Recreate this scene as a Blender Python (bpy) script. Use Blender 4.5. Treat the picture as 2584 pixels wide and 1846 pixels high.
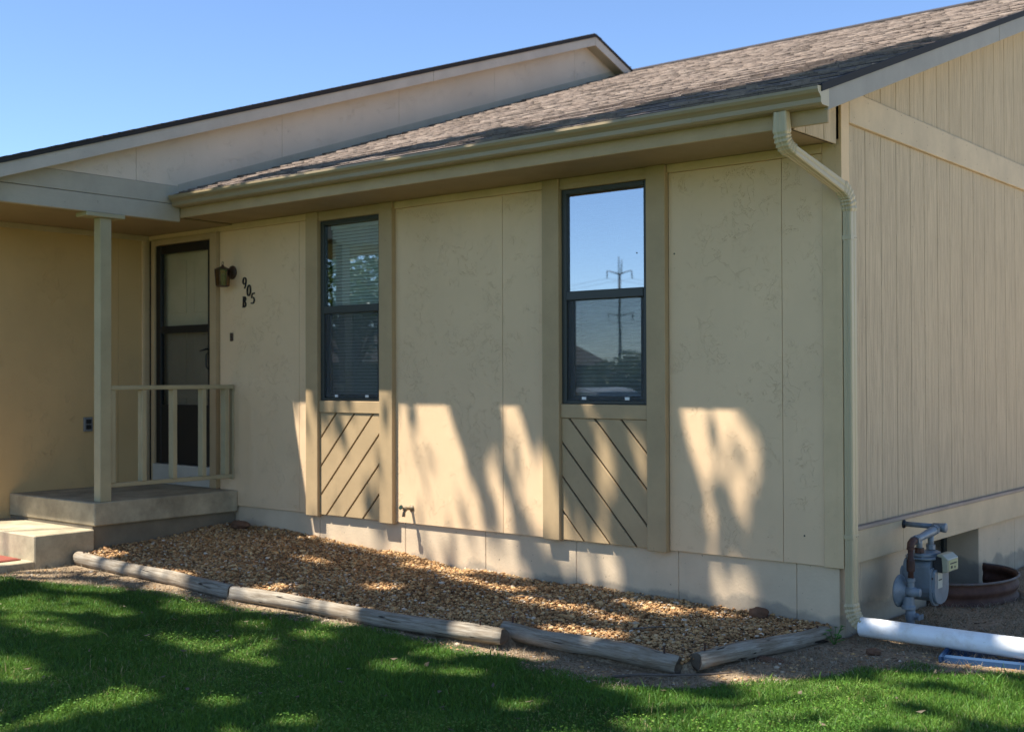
import bpy, bmesh, math, random
import numpy as np
from mathutils import Vector, Matrix, Euler

R = math.radians
scene = bpy.context.scene
for _o in list(bpy.data.objects):
    bpy.data.objects.remove(_o)
random.seed(7)
rng = np.random.default_rng(11)

# ------------------------------------------------------------------ camera
CAM = (3.0246, -6.7002, 1.1199)
YAW, PITCH, ROLL, FPX = -0.6909, 0.0107, -0.0034, 3030.24
cd = bpy.data.cameras.new('camera'); cam = bpy.data.objects.new('camera', cd)
scene.collection.objects.link(cam); scene.camera = cam
cd.sensor_width = 36.0; cd.lens = FPX / 2584.0 * 36.0
cd.clip_start = 0.05; cd.clip_end = 3000
fw = Vector((math.sin(YAW) * math.cos(PITCH), math.cos(YAW) * math.cos(PITCH), math.sin(PITCH)))
rt = Vector((math.cos(YAW), -math.sin(YAW), 0)); up = rt.cross(fw)
r2 = rt * math.cos(ROLL) + up * math.sin(ROLL); u2 = -rt * math.sin(ROLL) + up * math.cos(ROLL)
mw = Matrix((r2, u2, -fw)).transposed().to_4x4(); mw.translation = Vector(CAM)
cam.matrix_world = mw
cd.dof.use_dof = True; cd.dof.focus_distance = 6.9; cd.dof.aperture_fstop = 2.8

# ------------------------------------------------------------------ sky, sun, exposure
SUNV = Vector((-0.60, -1.0, 2.36))            # towards the sun
elev = math.atan2(SUNV.z, math.hypot(SUNV.x, SUNV.y))
azim = math.atan2(SUNV.x, SUNV.y)             # clockwise from +Y
world = bpy.data.worlds.new('World'); scene.world = world; world.use_nodes = True
wn = world.node_tree; wn.nodes.clear()
sky = wn.nodes.new('ShaderNodeTexSky'); sky.sky_type = 'NISHITA'; sky.sun_disc = False
sky.sun_elevation = elev; sky.sun_rotation = azim
sky.air_density = 0.75; sky.dust_density = 0.1; sky.ozone_density = 5.0; sky.altitude = 300
bg = wn.nodes.new('ShaderNodeBackground'); bg.inputs['Strength'].default_value = 0.106
wo = wn.nodes.new('ShaderNodeOutputWorld')
wn.links.new(sky.outputs[0], bg.inputs[0]); wn.links.new(bg.outputs[0], wo.inputs[0])
sd = bpy.data.lights.new('sun', 'SUN'); sun = bpy.data.objects.new('sun', sd)
scene.collection.objects.link(sun)
sd.energy = 4.8; sd.angle = R(0.53); sd.color = (1.0, 0.95, 0.88)
sun.rotation_euler = (-SUNV).to_track_quat('-Z', 'Y').to_euler(); sun.location = (-6, -10, 24)
vs = scene.view_settings
vs.view_transform = 'Standard'; vs.look = 'None'; vs.gamma = 1.0; vs.use_curve_mapping = False
vs.exposure = 1.24

# ------------------------------------------------------------------ helpers
C = scene.collection
def link(o, parent=None):
    C.objects.link(o)
    if parent is not None:
        o.parent = parent
        o.matrix_parent_inverse = INV[parent.name] if parent.name in INV else Matrix.Identity(4)
    return o
INV = {}
def tag(o, label=None, cat=None, group=None, kind=None):
    if label: o['label'] = label
    if cat: o['category'] = cat
    if group: o['group'] = group
    if kind: o['kind'] = kind
    return o
def thing(name, label, cat, loc=(0, 0, 0), group=None):
    """Empty at a thing's base; children are modelled in world coordinates."""
    o = bpy.data.objects.new(name, None); C.objects.link(o)
    o.location = loc; o.empty_display_size = .1
    INV[o.name] = Matrix.Translation(-Vector(loc))
    return tag(o, label, cat, group)
def mesh_obj(name, verts, faces, mat, parent=None, smooth=False):
    me = bpy.data.meshes.new(name); me.from_pydata([tuple(v) for v in verts], [], [tuple(f) for f in faces])
    me.update()
    if mat: me.materials.append(mat)
    if smooth:
        me.polygons.foreach_set('use_smooth', [True] * len(me.polygons))
    o = bpy.data.objects.new(name, me)
    return link(o, parent)
def bm_obj(name, bm, mat, parent=None, smooth=False):
    me = bpy.data.meshes.new(name)
    bmesh.ops.recalc_face_normals(bm, faces=bm.faces[:])
    bm.to_mesh(me); bm.free()
    if mat: me.materials.append(mat)
    if smooth: me.polygons.foreach_set('use_smooth', [True] * len(me.polygons))
    return link(bpy.data.objects.new(name, me), parent)
def bm_box(bm, x0, x1, y0, y1, z0, z1, bev=0.0, M=None):
    r = bmesh.ops.create_cube(bm, size=1.0)
    vs_ = r['verts']
    T = Matrix.Translation(((x0 + x1) / 2, (y0 + y1) / 2, (z0 + z1) / 2)) @ Matrix.Diagonal((x1 - x0, y1 - y0, z1 - z0, 1))
    bmesh.ops.transform(bm, matrix=T, verts=vs_)
    if bev > 0:
        es = list({e for v in vs_ for e in v.link_edges})
        rr = bmesh.ops.bevel(bm, geom=es, offset=bev, segments=1, affect='EDGES', profile=.5)
        vs_ = rr['verts']
    if M is not None:
        bmesh.ops.transform(bm, matrix=M, verts=[v for v in vs_ if v.is_valid])
def box(name, x0, x1, y0, y1, z0, z1, mat, parent=None, bev=0.003):
    bm = bmesh.new(); bm_box(bm, x0, x1, y0, y1, z0, z1, bev)
    return bm_obj(name, bm, mat, parent)
def bm_prism(bm, pts, axis, a, b, bev=0.0):
    """polygon pts (2-D) in the plane normal to axis, extruded from a to b."""
    def P(p, t):
        if axis == 0: return (t, p[0], p[1])
        if axis == 1: return (p[0], t, p[1])
        return (p[0], p[1], t)
    va = [bm.verts.new(P(p, a)) for p in pts]; vb = [bm.verts.new(P(p, b)) for p in pts]
    n = len(pts); fs = [bm.faces.new(va), bm.faces.new(vb[::-1])]
    for i in range(n):
        fs.append(bm.faces.new((va[i], vb[i], vb[(i + 1) % n], va[(i + 1) % n])))
    if bev > 0:
        es = list({e for f in fs for e in f.edges})
        bmesh.ops.bevel(bm, geom=es, offset=bev, segments=1, affect='EDGES', profile=.5)
def prism(name, pts, axis, a, b, mat, parent=None, bev=0.0):
    bm = bmesh.new(); bm_prism(bm, pts, axis, a, b, bev)
    return bm_obj(name, bm, mat, parent)
def bm_tube(bm, path, radii, seg=12, caps=True):
    path = [Vector(p) for p in path]
    if not hasattr(radii, '__len__'): radii = [radii] * len(path)
    rings = []; ref = None
    for i, p in enumerate(path):
        t = (path[min(i + 1, len(path) - 1)] - path[max(i - 1, 0)])
        if t.length < 1e-9: t = path[min(i + 1, len(path) - 1)] - path[i - 1] if i else Vector((0, 0, 1))
        t.normalize()
        if ref is None:
            ref = Vector((0, 0, 1)) if abs(t.z) < .9 else Vector((1, 0, 0))
        u = (ref - t * ref.dot(t))
        if u.length < 1e-6: u = Vector((1, 0, 0)) - t * t.x
        u.normalize(); v = t.cross(u); ref = u
        rings.append([bm.verts.new(p + (u * math.cos(2 * math.pi * k / seg) + v * math.sin(2 * math.pi * k / seg)) * radii[i]) for k in range(seg)])
    for a, b in zip(rings, rings[1:]):
        for k in range(seg):
            bm.faces.new((a[k], a[(k + 1) % seg], b[(k + 1) % seg], b[k]))
    if caps:
        bm.faces.new(rings[0][::-1]); bm.faces.new(rings[-1])
def tube(name, path, radii, mat, parent=None, seg=12, smooth=True, caps=True):
    bm = bmesh.new(); bm_tube(bm, path, radii, seg, caps)
    o = bm_obj(name, bm, mat, parent, smooth)
    if smooth:
        for p in o.data.polygons:
            if len(p.vertices) > 4: p.use_smooth = False
    return o
def lathe(bm, origin, axis, prof, seg=24):
    """prof: list of (along, radius); axis: unit vector."""
    axis = Vector(axis).normalized(); o = Vector(origin)
    path = [o + axis * a for a, r in prof]
    ref = Vector((0, 0, 1)) if abs(axis.z) < .9 else Vector((1, 0, 0))
    u = (ref - axis * ref.dot(axis)).normalized(); v = axis.cross(u)
    rings = [[bm.verts.new(o + axis * a + (u * math.cos(2 * math.pi * k / seg) + v * math.sin(2 * math.pi * k / seg)) * max(r, 1e-4)) for k in range(seg)] for a, r in prof]
    for a, b in zip(rings, rings[1:]):
        for k in range(seg): bm.faces.new((a[k], a[(k + 1) % seg], b[(k + 1) % seg], b[k]))
    bm.faces.new(rings[0][::-1]); bm.faces.new(rings[-1])

# value noise for geometry
_perm = rng.random((64, 64, ))
def vnoise(x, y):
    x = np.asarray(x, float); y = np.asarray(y, float)
    xi = np.floor(x).astype(int); yi = np.floor(y).astype(int); fx = x - xi; fy = y - yi
    fx = fx * fx * (3 - 2 * fx); fy = fy * fy * (3 - 2 * fy)
    g = lambda a, b: _perm[a % 64, b % 64]
    return (g(xi, yi) * (1 - fx) + g(xi + 1, yi) * fx) * (1 - fy) + (g(xi, yi + 1) * (1 - fx) + g(xi + 1, yi + 1) * fx) * fy

# ------------------------------------------------------------------ materials
class Mat:
    def __init__(s, name, color=(.5, .5, .5), rough=.7, spec=.3, metal=0.0):
        s.m = bpy.data.materials.new(name); s.m.use_nodes = True; s.t = s.m.node_tree
        s.b = s.t.nodes['Principled BSDF']; s.out = s.t.nodes['Material Output']
        s.b.inputs['Base Color'].default_value = (*color, 1); s.b.inputs['Roughness'].default_value = rough
        s.b.inputs['Specular IOR Level'].default_value = spec; s.b.inputs['Metallic'].default_value = metal
        s._pos = None; s.h = []
    def node(s, typ, **kw):
        n = s.t.nodes.new(typ)
        for k, v in kw.items():
            if k.startswith('i_'): n.inputs[k[2:].replace('_', ' ')].default_value = v
            else: setattr(n, k, v)
        return n
    def L(s, a, b): s.t.links.new(a, b)
    def pos(s, scale=None, coords='geo'):
        if coords == 'geo': p = s.node('ShaderNodeNewGeometry').outputs['Position']
        else: p = s.node('ShaderNodeTexCoord').outputs['Object']
        if scale is not None:
            m = s.node('ShaderNodeVectorMath', operation='MULTIPLY'); m.inputs[1].default_value = scale
            s.L(p, m.inputs[0]); p = m.outputs[0]
        return p
    def noise(s, vec, scale, detail=4, rough=.55, dist=0.0):
        n = s.node('ShaderNodeTexNoise'); n.inputs['Scale'].default_value = scale
        n.inputs['Detail'].default_value = detail; n.inputs['Roughness'].default_value = rough; n.inputs['Distortion'].default_value = dist
        s.L(vec, n.inputs['Vector']); return n.outputs['Fac'] if 'Fac' in n.outputs else n.outputs[0]
    def ramp(s, fac, stops):
        n = s.node('ShaderNodeValToRGB'); e = n.color_ramp.elements
        while len(e) < len(stops): e.new(.5)
        for el, (p, c) in zip(e, stops):
            el.position = p; el.color = (*c, 1) if hasattr(c, '__len__') else (c, c, c, 1)
        s.L(fac, n.inputs[0]); return n.outputs[0]
    def mr(s, v, a, b, c=0.0, d=1.0):
        n = s.node('ShaderNodeMapRange'); s.L(v, n.inputs[0])
        for k, x in zip((1, 2, 3, 4), (a, b, c, d)): n.inputs[k].default_value = x
        return n.outputs[0]
    def math(s, op, a, b=None):
        n = s.node('ShaderNodeMath', operation=op)
        for i, x in enumerate((a, b)):
            if x is None: continue
            if isinstance(x, (int, float)): n.inputs[i].default_value = x
            else: s.L(x, n.inputs[i])
        return n.outputs[0]
    def mix(s, fac, a, b, blend='MIX'):
        n = s.node('ShaderNodeMix', data_type='RGBA', blend_type=blend)
        for i, x in ((0, fac), (6, a), (7, b)):
            if isinstance(x, (int, float)): n.inputs[i].default_value = x
            elif isinstance(x, tuple): n.inputs[i].default_value = (*x, 1)
            else: s.L(x, n.inputs[i])
        return n.outputs[2]
    def color(s, c): s.L(c, s.b.inputs['Base Color']); return s
    def rough(s, r): s.L(r, s.b.inputs['Roughness']); return s
    def bump(s, h, dist=.003, strength=1.0, chain=None):
        n = s.node('ShaderNodeBump'); n.inputs['Distance'].default_value = dist; n.inputs['Strength'].default_value = strength
        s.L(h, n.inputs['Height'])
        if s.h: s.L(s.h[-1], n.inputs['Normal'])
        s.h.append(n.outputs[0]); s.L(n.outputs[0], s.b.inputs['Normal']); return s
    def attr(s, name):
        n = s.node('ShaderNodeAttribute', attribute_name=name); return n
    def rand(s): return s.node('ShaderNodeObjectInfo').outputs['Random']

BEIGE = (.735, .515, .298)
def m_stucco(name, col):
    k = Mat(name, col, .62, .35)
    p = k.pos()
    n1 = k.noise(p, 1.3, 5); n2 = k.noise(p, 14, 4)
    c = k.mix(k.mr(n1, .3, .7), tuple(x * .93 for x in col), tuple(min(1, x * 1.05) for x in col))
    c = k.mix(k.mr(n2, .62, .8, 0, .08), c, tuple(x * .75 for x in col))
    spk = k.noise(p, 55, 2); c = k.mix(k.mr(spk, .77, .80, 0, .6), c, (.10, .08, .06))
    k.color(c)
    # skip-trowel ridges: warped cell edges, shown only in places
    w = k.node('ShaderNodeTexNoise'); w.inputs['Scale'].default_value = 5.5; w.inputs['Detail'].default_value = 3; k.L(p, w.inputs['Vector'])
    wv = k.node('ShaderNodeVectorMath', operation='MULTIPLY_ADD'); k.L(w.outputs['Color'], wv.inputs[0]); wv.inputs[1].default_value = (.38, .38, .38); k.L(p, wv.inputs[2])
    hs = None
    for sc, lv, lo in ((3.6, .50, .50), (6.5, .53, .53), (11.0, .47, .56)):
        n_ = k.node('ShaderNodeTexNoise'); n_.inputs['Scale'].default_value = sc; n_.inputs['Detail'].default_value = 5; n_.inputs['Roughness'].default_value = .62; n_.inputs['Distortion'].default_value = .5
        k.L(wv.outputs[0], n_.inputs['Vector'])
        ad_ = k.math('ABSOLUTE', k.math('SUBTRACT', n_.outputs[0], lv))
        lip = k.mr(ad_, 0, .0075, 1, 0)                                   # thin raised trowel line
        step = k.math('MULTIPLY', k.mr(n_.outputs[0], lv, lv + .02), .30)
        mask = k.mr(k.noise(p, sc * .55, 2), lo, lo + .08, 0, 1)
        r_ = k.math('MULTIPLY', k.math('ADD', step, lip), mask)
        hs = r_ if hs is None else k.math('ADD', hs, r_)
    zs_ = k.noise(k.pos((5, 5, .5)), 1.6, 5, .6); c = k.mix(k.mr(zs_, .55, .8, 0, .12), c, tuple(x * .70 for x in col))
    k.color(c)
    k.bump(hs, .0024, .75)
    k.bump(k.noise(p, 3.5, 2), .010, .25)
    k.bump(k.noise(p, 160, 3), .0012, .5)
    return k.m
STUCCO = m_stucco('stucco_beige', BEIGE)
STUCCO_WING = m_stucco('stucco_wing', (.655, .53, .40))
STUCCO_PORCH = m_stucco('stucco_porch_bounce_tint', (.60, .395, .175))  # warm bounced light is tinted into this porch stucco colour

def m_paint(name, col, grain=(18, 18, 1.2), gb=.0016, rough=.6, dirt=.38):
    k = Mat(name, col, rough, .35)
    p = k.pos(grain); n = k.noise(p, 2.2, 5, .6)
    q = k.pos(); d = k.noise(q, 3.1, 6, .65)
    c = k.mix(k.mr(d, .35, .75, 0, 1), col, tuple(x * (1 - dirt * .5) for x in col))
    sp = k.noise(q, 38, 3); c = k.mix(k.mr(sp, .70, .74, 0, .45), c, tuple(x * .45 for x in col))
    k.color(c)
    k.bump(n, gb, .8); k.bump(k.noise(q, 90, 2), .0008, .5)
    return k.m
TRIM = m_paint('paint_olive_trim', (.465, .325, .170))
TRIM_H = m_paint('paint_olive_trim_horizontal', (.465, .325, .170), (1.2, 18, 18))
BEIGE_TRIM = m_paint('paint_beige_trim', (.68, .480, .262))
BEIGE_TRIM_Y = m_paint('paint_beige_trim_y', (.59, .445, .265), (18, 1.2, 18), dirt=.45)
RAKE_M = m_paint('paint_grey_rake', (.34, .305, .25), (18, 1.0, 18))
BEAM_M = m_paint('paint_beam', (.46, .395, .295), (18, 1.0, 18), dirt=.4)
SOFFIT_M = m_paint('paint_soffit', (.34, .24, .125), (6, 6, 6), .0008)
RAIL_M = m_paint('paint_railing', (.44, .365, .21), (12, 12, 3))
WHITE_SILL = m_paint('paint_white_sill', (.46, .41, .32), (2, 12, 12))

def m_siding():
    k = Mat('rough_sawn_siding', BEIGE, .75, .25)
    col = (.525, .405, .258)
    tc = k.pos(); off = k.node('ShaderNodeCombineXYZ'); rz = k.math('MULTIPLY', k.rand(), 37.0); k.L(rz, off.inputs[2]); k.L(rz, off.inputs[0])
    ad = k.node('ShaderNodeVectorMath', operation='ADD'); k.L(tc, ad.inputs[0]); k.L(off.outputs[0], ad.inputs[1])
    sc = k.node('ShaderNodeVectorMath', operation='MULTIPLY'); sc.inputs[1].default_value = (26, 26, 1.3); k.L(ad.outputs[0], sc.inputs[0])
    g = k.noise(sc.outputs[0], 2.2, 6, .68, .3)
    sc2 = k.node('ShaderNodeVectorMath', operation='MULTIPLY'); sc2.inputs[1].default_value = (11, 11, 2.6); k.L(ad.outputs[0], sc2.inputs[0])
    g2 = k.noise(sc2.outputs[0], 2.0, 3, .5, 1.2)
    saw = k.noise(k.pos((3, 3, 70)), 2.0, 2)
    c = k.mix(k.mr(g, .36, .62), tuple(x * .78 for x in col), tuple(x * 1.06 for x in col))
    c = k.mix(k.math('MULTIPLY', k.rand(), .18), c, tuple(x * .8 for x in col))
    c = k.mix(k.mr(k.noise(tc, 70, 3), .70, .75, 0, .5), c, (.22, .17, .11))
    c = k.mix(k.mr(k.noise(tc, 2.2, 5), .52, .75, 0, .35), c, tuple(x * .78 for x in col))
    k.color(c)
    hk = k.mr(g2, .56, .66, 0, 1)
    k.bump(g, .0040, 1.0); k.bump(hk, .003, .8); k.bump(saw, .001, .6)
    return k.m
SIDING = m_siding()
LEDGE_M = m_paint('ledge_brown', (.36, .27, .20), (18, 1, 18), dirt=.6)

def m_concrete(name, col, paint=None, pz=(-.27, .05), ch=.25):
    k = Mat(name, col, .85, .2)
    p = k.pos(); n = k.noise(p, 4, 6, .65); f = k.noise(p, 60, 4)
    c = k.mix(k.mr(n, .3, .7), tuple(x * (1 - ch) for x in col), tuple(x * (1 + ch * .5) for x in col))
    c = k.mix(k.mr(f, .6, .75, 0, .4), c, tuple(x * .55 for x in col))
    if paint:
        pc = k.mix(k.mr(n, .3, .7), tuple(x * .9 for x in paint), tuple(x * 1.04 for x in paint))
        pc = k.mix(k.mr(k.noise(p, 42, 2), .72, .75, 0, .8), pc, (.16, .13, .10))
        sep = k.node('ShaderNodeSeparateXYZ'); k.L(p, sep.inputs[0])
        e = k.math('ADD', sep.outputs[2], k.math('MULTIPLY', k.math('SUBTRACT', k.noise(p, 3.0, 6, .6), .5), .28))
        c = k.mix(k.mr(e, pz[0], pz[0] + .035), c, pc)
    k.color(c); k.bump(f, .0025, .6); k.bump(n, .006, .4)
    return k.m
FOUND = m_concrete('painted_foundation', (.40, .33, .235), (.62, .480, .315), (-.285, 0))
CONC = m_concrete('porch_concrete', (.41, .34, .22), ch=.42)
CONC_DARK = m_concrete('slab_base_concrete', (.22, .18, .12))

def m_shingle():
    k = Mat('asphalt_shingle', (.2, .16, .13), .92, .12)
    a = k.attr('tint').outputs['Fac']
    p = k.pos(); g = k.noise(p, 420, 2); l = k.noise(p, 2.5, 3)
    c = k.ramp(a, [(0, (.13, .098, .082)), (.35, (.21, .158, .126)), (.7, (.29, .222, .178)), (1, (.35, .28, .23))])
    sp = k.noise(p, 26, 4, .7); c = k.mix(k.mr(sp, .35, .65), k.mix(.45, c, (.07, .055, .05)), k.mix(.35, c, (.42, .34, .28)))
    c = k.mix(k.mr(g, .3, .7), k.mix(.3, c, (.05, .04, .035)), k.mix(.25, c, (.42, .34, .28)))
    c = k.mix(k.mr(l, .4, .7, 0, .25), c, (.12, .10, .085))
    k.color(c); k.bump(g, .0018, .8)
    return k.m
SHINGLE = m_shingle()
SHINGLE_EDGE = Mat('shingle_edge_dark', (.050, .043, .040), .9, .15).m
DRIP = Mat('drip_edge_metal', (.032, .031, .033), .8, .2).m
def m_gutter():
    k = Mat('gutter_aluminium', (.40, .345, .215), .38, .45)
    p = k.pos((1, 14, 14)); n = k.noise(p, 2, 5)
    q = k.noise(k.pos(), 9, 5)
    c = k.mix(k.mr(n, .4, .8, 0, .5), (.32, .243, .135), (.22, .165, .088))
    c = k.mix(k.mr(q, .6, .75, 0, .35), c, (.17, .14, .085))
    k.color(c); k.bump(k.noise(k.pos(), 3, 2), .004, .3)
    return k.m
GUTTER = m_gutter()
def m_spout():
    k = Mat('downspout_aluminium', (.47, .415, .28), .4, .45)
    n = k.noise(k.pos((9, 9, 2)), 2, 5)
    c = k.mix(k.mr(n, .5, .8, 0, .35), (.47, .375, .215), (.34, .265, .145))
    k.color(c); return k.m
SPOUT = m_spout()
GAP = Mat('joint_shadow_gap', (.06, .05, .04), .9, .1).m
FRAME = Mat('window_frame_bronze', (.035, .040, .034), .45, .45).m
BLACK = Mat('storm_door_black', (.008, .008, .008), .4, .4).m
DOORM = m_paint('entry_door_cream', (.66, .58, .40), (4, 4, 4), .0006)
BLIND = Mat('blind_slat_white', (.84, .83, .79), .5, .3).m
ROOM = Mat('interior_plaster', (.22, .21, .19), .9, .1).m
def m_glass(name, refl, tint=(.85, .9, .88), rough=.0):
    k = Mat(name); t = k.t; t.nodes.remove(k.b)
    tr = k.node('ShaderNodeBsdfTransparent'); tr.inputs[0].default_value = (*tint, 1)
    gl = k.node('ShaderNodeBsdfGlossy'); gl.inputs['Roughness'].default_value = rough; gl.inputs[0].default_value = (.93, .96, 1, 1)
    fr = k.node('ShaderNodeLayerWeight'); fr.inputs[0].default_value = .5
    w = k.noise(k.pos(), 1.6, 2)
    bp = k.node('ShaderNodeBump'); bp.inputs['Distance'].default_value = .0004; k.L(w, bp.inputs['Height']); k.L(bp.outputs[0], gl.inputs['Normal'])
    f = k.math('ADD', k.math('MULTIPLY', k.math('POWER', fr.outputs['Facing'], 5.0), 1 - refl), refl)
    mx = k.node('ShaderNodeMixShader'); k.L(f, mx.inputs[0]); k.L(tr.outputs[0], mx.inputs[1]); k.L(gl.outputs[0], mx.inputs[2])
    k.L(mx.outputs[0], k.out.inputs[0]); return k.m
GLASS = m_glass('window_glass', .38, (.42, .46, .46))
GLASS_B = m_glass('window_glass_low_refl', .17)  # same glass, reflectivity lowered so the blind slats show
GLASS_LOW = m_glass('window_glass_lower', .22)
GLASS_DOOR = m_glass('storm_glass', .03, (.90, .90, .88))
GLASS_CAR = m_glass('car_glass', .2, (.2, .22, .22))
def m_screen():
    k = Mat('insect_screen', (.10, .105, .11), .8, .1)
    tr = k.node('ShaderNodeBsdfTransparent')
    mx = k.node('ShaderNodeMixShader'); mx.inputs[0].default_value = .28
    k.L(tr.outputs[0], mx.inputs[1]); k.L(k.b.outputs[0], mx.inputs[2]); k.L(mx.outputs[0], k.out.inputs[0]); return k.m
SCREEN = m_screen()
WHITE_PLASTIC = Mat('white_plastic_tab', (.75, .75, .72), .5).m
def m_pvc():
    k = Mat('white_pvc', (.78, .80, .80), .32, .5)
    n = k.noise(k.pos(), 9, 6, .7); s = k.noise(k.pos((3, 40, 40)), 3, 4)
    c = k.mix(k.mr(n, .46, .68, 0, .6), (.84, .84, .80), (.60, .54, .43))
    c = k.mix(k.mr(k.noise(k.pos(), 36, 4, .7), .66, .72, 0, .75), c, (.30, .25, .18))
    c = k.mix(k.mr(s, .62, .8, 0, .25), c, (.50, .48, .42))
    k.color(c); return k.m
PVC = m_pvc()
BLUE = Mat('blue_plastic', (.018, .052, .115), .75, .2).m
def m_meter():
    k = Mat('meter_grey_paint', (.235, .275, .305), .42, .45)
    n = k.noise(k.pos(), 12, 5, .65)
    c = k.mix(k.mr(n, .4, .7), (.175, .205, .222), (.125, .15, .165))
    c = k.mix(k.mr(k.noise(k.pos(), 40, 4, .7), .66, .72, 0, .7), c, (.13, .10, .075))
    k.color(c); return k.m
METER = m_meter()
def m_rust(name, a, b, r=.7):
    k = Mat(name, a, r, .3); n = k.noise(k.pos(), 9, 6, .7)
    k.color(k.mix(k.mr(n, .35, .65), a, b)); k.bump(k.noise(k.pos(), 70, 4), .0012, .6); return k.m
RUST = m_rust('rusty_pipe', (.045, .022, .016), (.085, .040, .026), .6)
WELL_OUT = m_rust('rusted_well_steel', (.062, .026, .016), (.115, .055, .034))
DARKM = Mat('dark_fitting', (.02, .02, .02), .5).m
INDEX_M = Mat('meter_index_lens', (.29, .28, .19), .35, .5).m
INDEX_F = Mat('meter_index_label', (.36, .37, .19), .5, .3).m
INK = Mat('ink', (.05, .05, .04), .7).m
PLATE = Mat('meter_nameplate', (.46, .45, .37), .5, .3).m
BRONZE = m_rust('lantern_bronze', (.050, .028, .016), (.09, .05, .028), .5)
LGLASS = m_glass('lantern_glass', .06, (.52, .40, .26))
NUM_M = Mat('number_black', (.02, .017, .016), .45).m
RED_MAT = m_rust('red_mat_rubber', (.20, .050, .032), (.26, .075, .045), .85)
OUTLET_M = Mat('outlet_grey', (.20, .20, .19), .45).m
BRASS = m_rust('brass_faucet', (.32, .23, .13), (.22, .17, .10), .5)
GREENH = Mat('faucet_handle_green', (.025, .05, .03), .5).m

def m_log():
    k = Mat('weathered_wood', (.3, .27, .24), .85, .2)
    tc = k.node('ShaderNodeTexCoord').outputs['Object']
    off = k.node('ShaderNodeCombineXYZ'); k.L(k.math('MULTIPLY', k.rand(), 30.0), off.inputs[0])
    ad = k.node('ShaderNodeVectorMath', operation='ADD'); k.L(tc, ad.inputs[0]); k.L(off.outputs[0], ad.inputs[1])
    sc = k.node('ShaderNodeVectorMath', operation='MULTIPLY'); sc.inputs[1].default_value = (2.2, 30, 30); k.L(ad.outputs[0], sc.inputs[0])
    g = k.noise(sc.outputs[0], 2, 7, .7, .4)
    sc2 = k.node('ShaderNodeVectorMath', operation='MULTIPLY'); sc2.inputs[1].default_value = (1.5, 16, 16); k.L(ad.outputs[0], sc2.inputs[0])
    cr = k.noise(sc2.outputs[0], 2, 3, .5, .6)
    b = k.noise(ad.outputs[0], 5, 5)
    c = k.ramp(g, [(.2, (.095, .072, .048)), (.42, (.21, .170, .120)), (.58, (.34, .295, .225)), (.8, (.47, .42, .335))])
    c = k.mix(k.mr(b, .45, .7, 0, .6), c, (.19, .135, .080))
    crk = k.mr(cr, .66, .70, 0, 1); c = k.mix(crk, c, (.035, .028, .022))
    k.color(c); k.bump(g, .004, .9); k.bump(k.math('SUBTRACT', 1.0, crk), .008, .8); return k.m
LOG_M = m_log()
LOG_END = m_rust('log_end_grain', (.055, .040, .027), (.13, .10, .068), .9)

def m_soil():
    k = Mat('ground_soil_and_turf', (.1, .08, .05), .95, .1)
    p = k.pos(); n = k.noise(p, 3.0, 6, .65); f = k.noise(p, 45, 5, .7); n2 = k.noise(p, .25, 4)
    soil = k.ramp(f, [(.28, (.12, .080, .046)), (.5, (.33, .24, .145)), (.72, (.55, .43, .28))])
    soil = k.mix(k.mr(n, .4, .7, 0, .6), soil, (.29, .195, .115))
    turf = k.mix(n2, (.070, .115, .028), (.105, .150, .042))
    turf = k.mix(k.mr(f, .4, .7), turf, (.050, .080, .020))
    a = k.attr('turf').outputs['Fac']
    e = k.math('ADD', a, k.math('MULTIPLY', k.math('SUBTRACT', n, .5), .5))
    k.color(k.mix(k.mr(e, .42, .58), soil, turf)); k.bump(f, .022, 1.0); k.bump(n, .04, .5); return k.m
SOIL = m_soil()
def m_attr(name, stops, rough=.7, trans=0.0, bump=0, spec=.25):
    k = Mat(name, (.3, .3, .3), rough, spec)
    a = k.attr('tint').outputs['Fac']; c = k.ramp(a, stops)
    if bump:
        f = k.noise(k.pos(), 120, 3); c = k.mix(k.mr(f, .3, .7, 0, .5), c, k.mix(.5, c, (.06, .04, .03))); k.bump(f, bump, .7)
    k.color(c)
    if trans:
        tl = k.node('ShaderNodeBsdfTranslucent'); k.L(k.mix(.35, c, (.30, .36, .06)), tl.inputs[0])
        mx = k.node('ShaderNodeMixShader'); mx.inputs[0].default_value = trans
        k.L(k.b.outputs[0], mx.inputs[1]); k.L(tl.outputs[0], mx.inputs[2]); k.L(mx.outputs[0], k.out.inputs[0])
    return k.m
GRAVEL = m_attr('river_gravel', [(0, (.16, .080, .034)), (.25, (.40, .215, .085)), (.5, (.58, .350, .145)), (.72, (.68, .47, .235)), (.88, (.44, .345, .235)), (1, (.80, .67, .50))], .75, 0, .002)
GRASS = m_attr('grass_blades', [(0, (.036, .096, .014)), (.4, (.072, .178, .022)), (.75, (.120, .240, .032)), (.93, (.190, .275, .055)), (1, (.36, .30, .14))], .5, .30)
THATCH = m_attr('dry_thatch', [(0, (.10, .075, .048)), (.5, (.24, .19, .125)), (1, (.42, .35, .25))], .85, .15)
LEAF = m_attr('tree_leaves', [(0, (.030, .065, .014)), (.5, (.050, .105, .020)), (1, (.090, .15, .030))], .5, .18)
BARK = m_rust('tree_bark', (.085, .065, .048), (.15, .12, .095), .95)
WEED = Mat('weed_leaf', (.07, .17, .03), .5).m
ROCK = m_rust('reddish_rock', (.11, .055, .030), (.17, .09, .05), .9)

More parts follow.
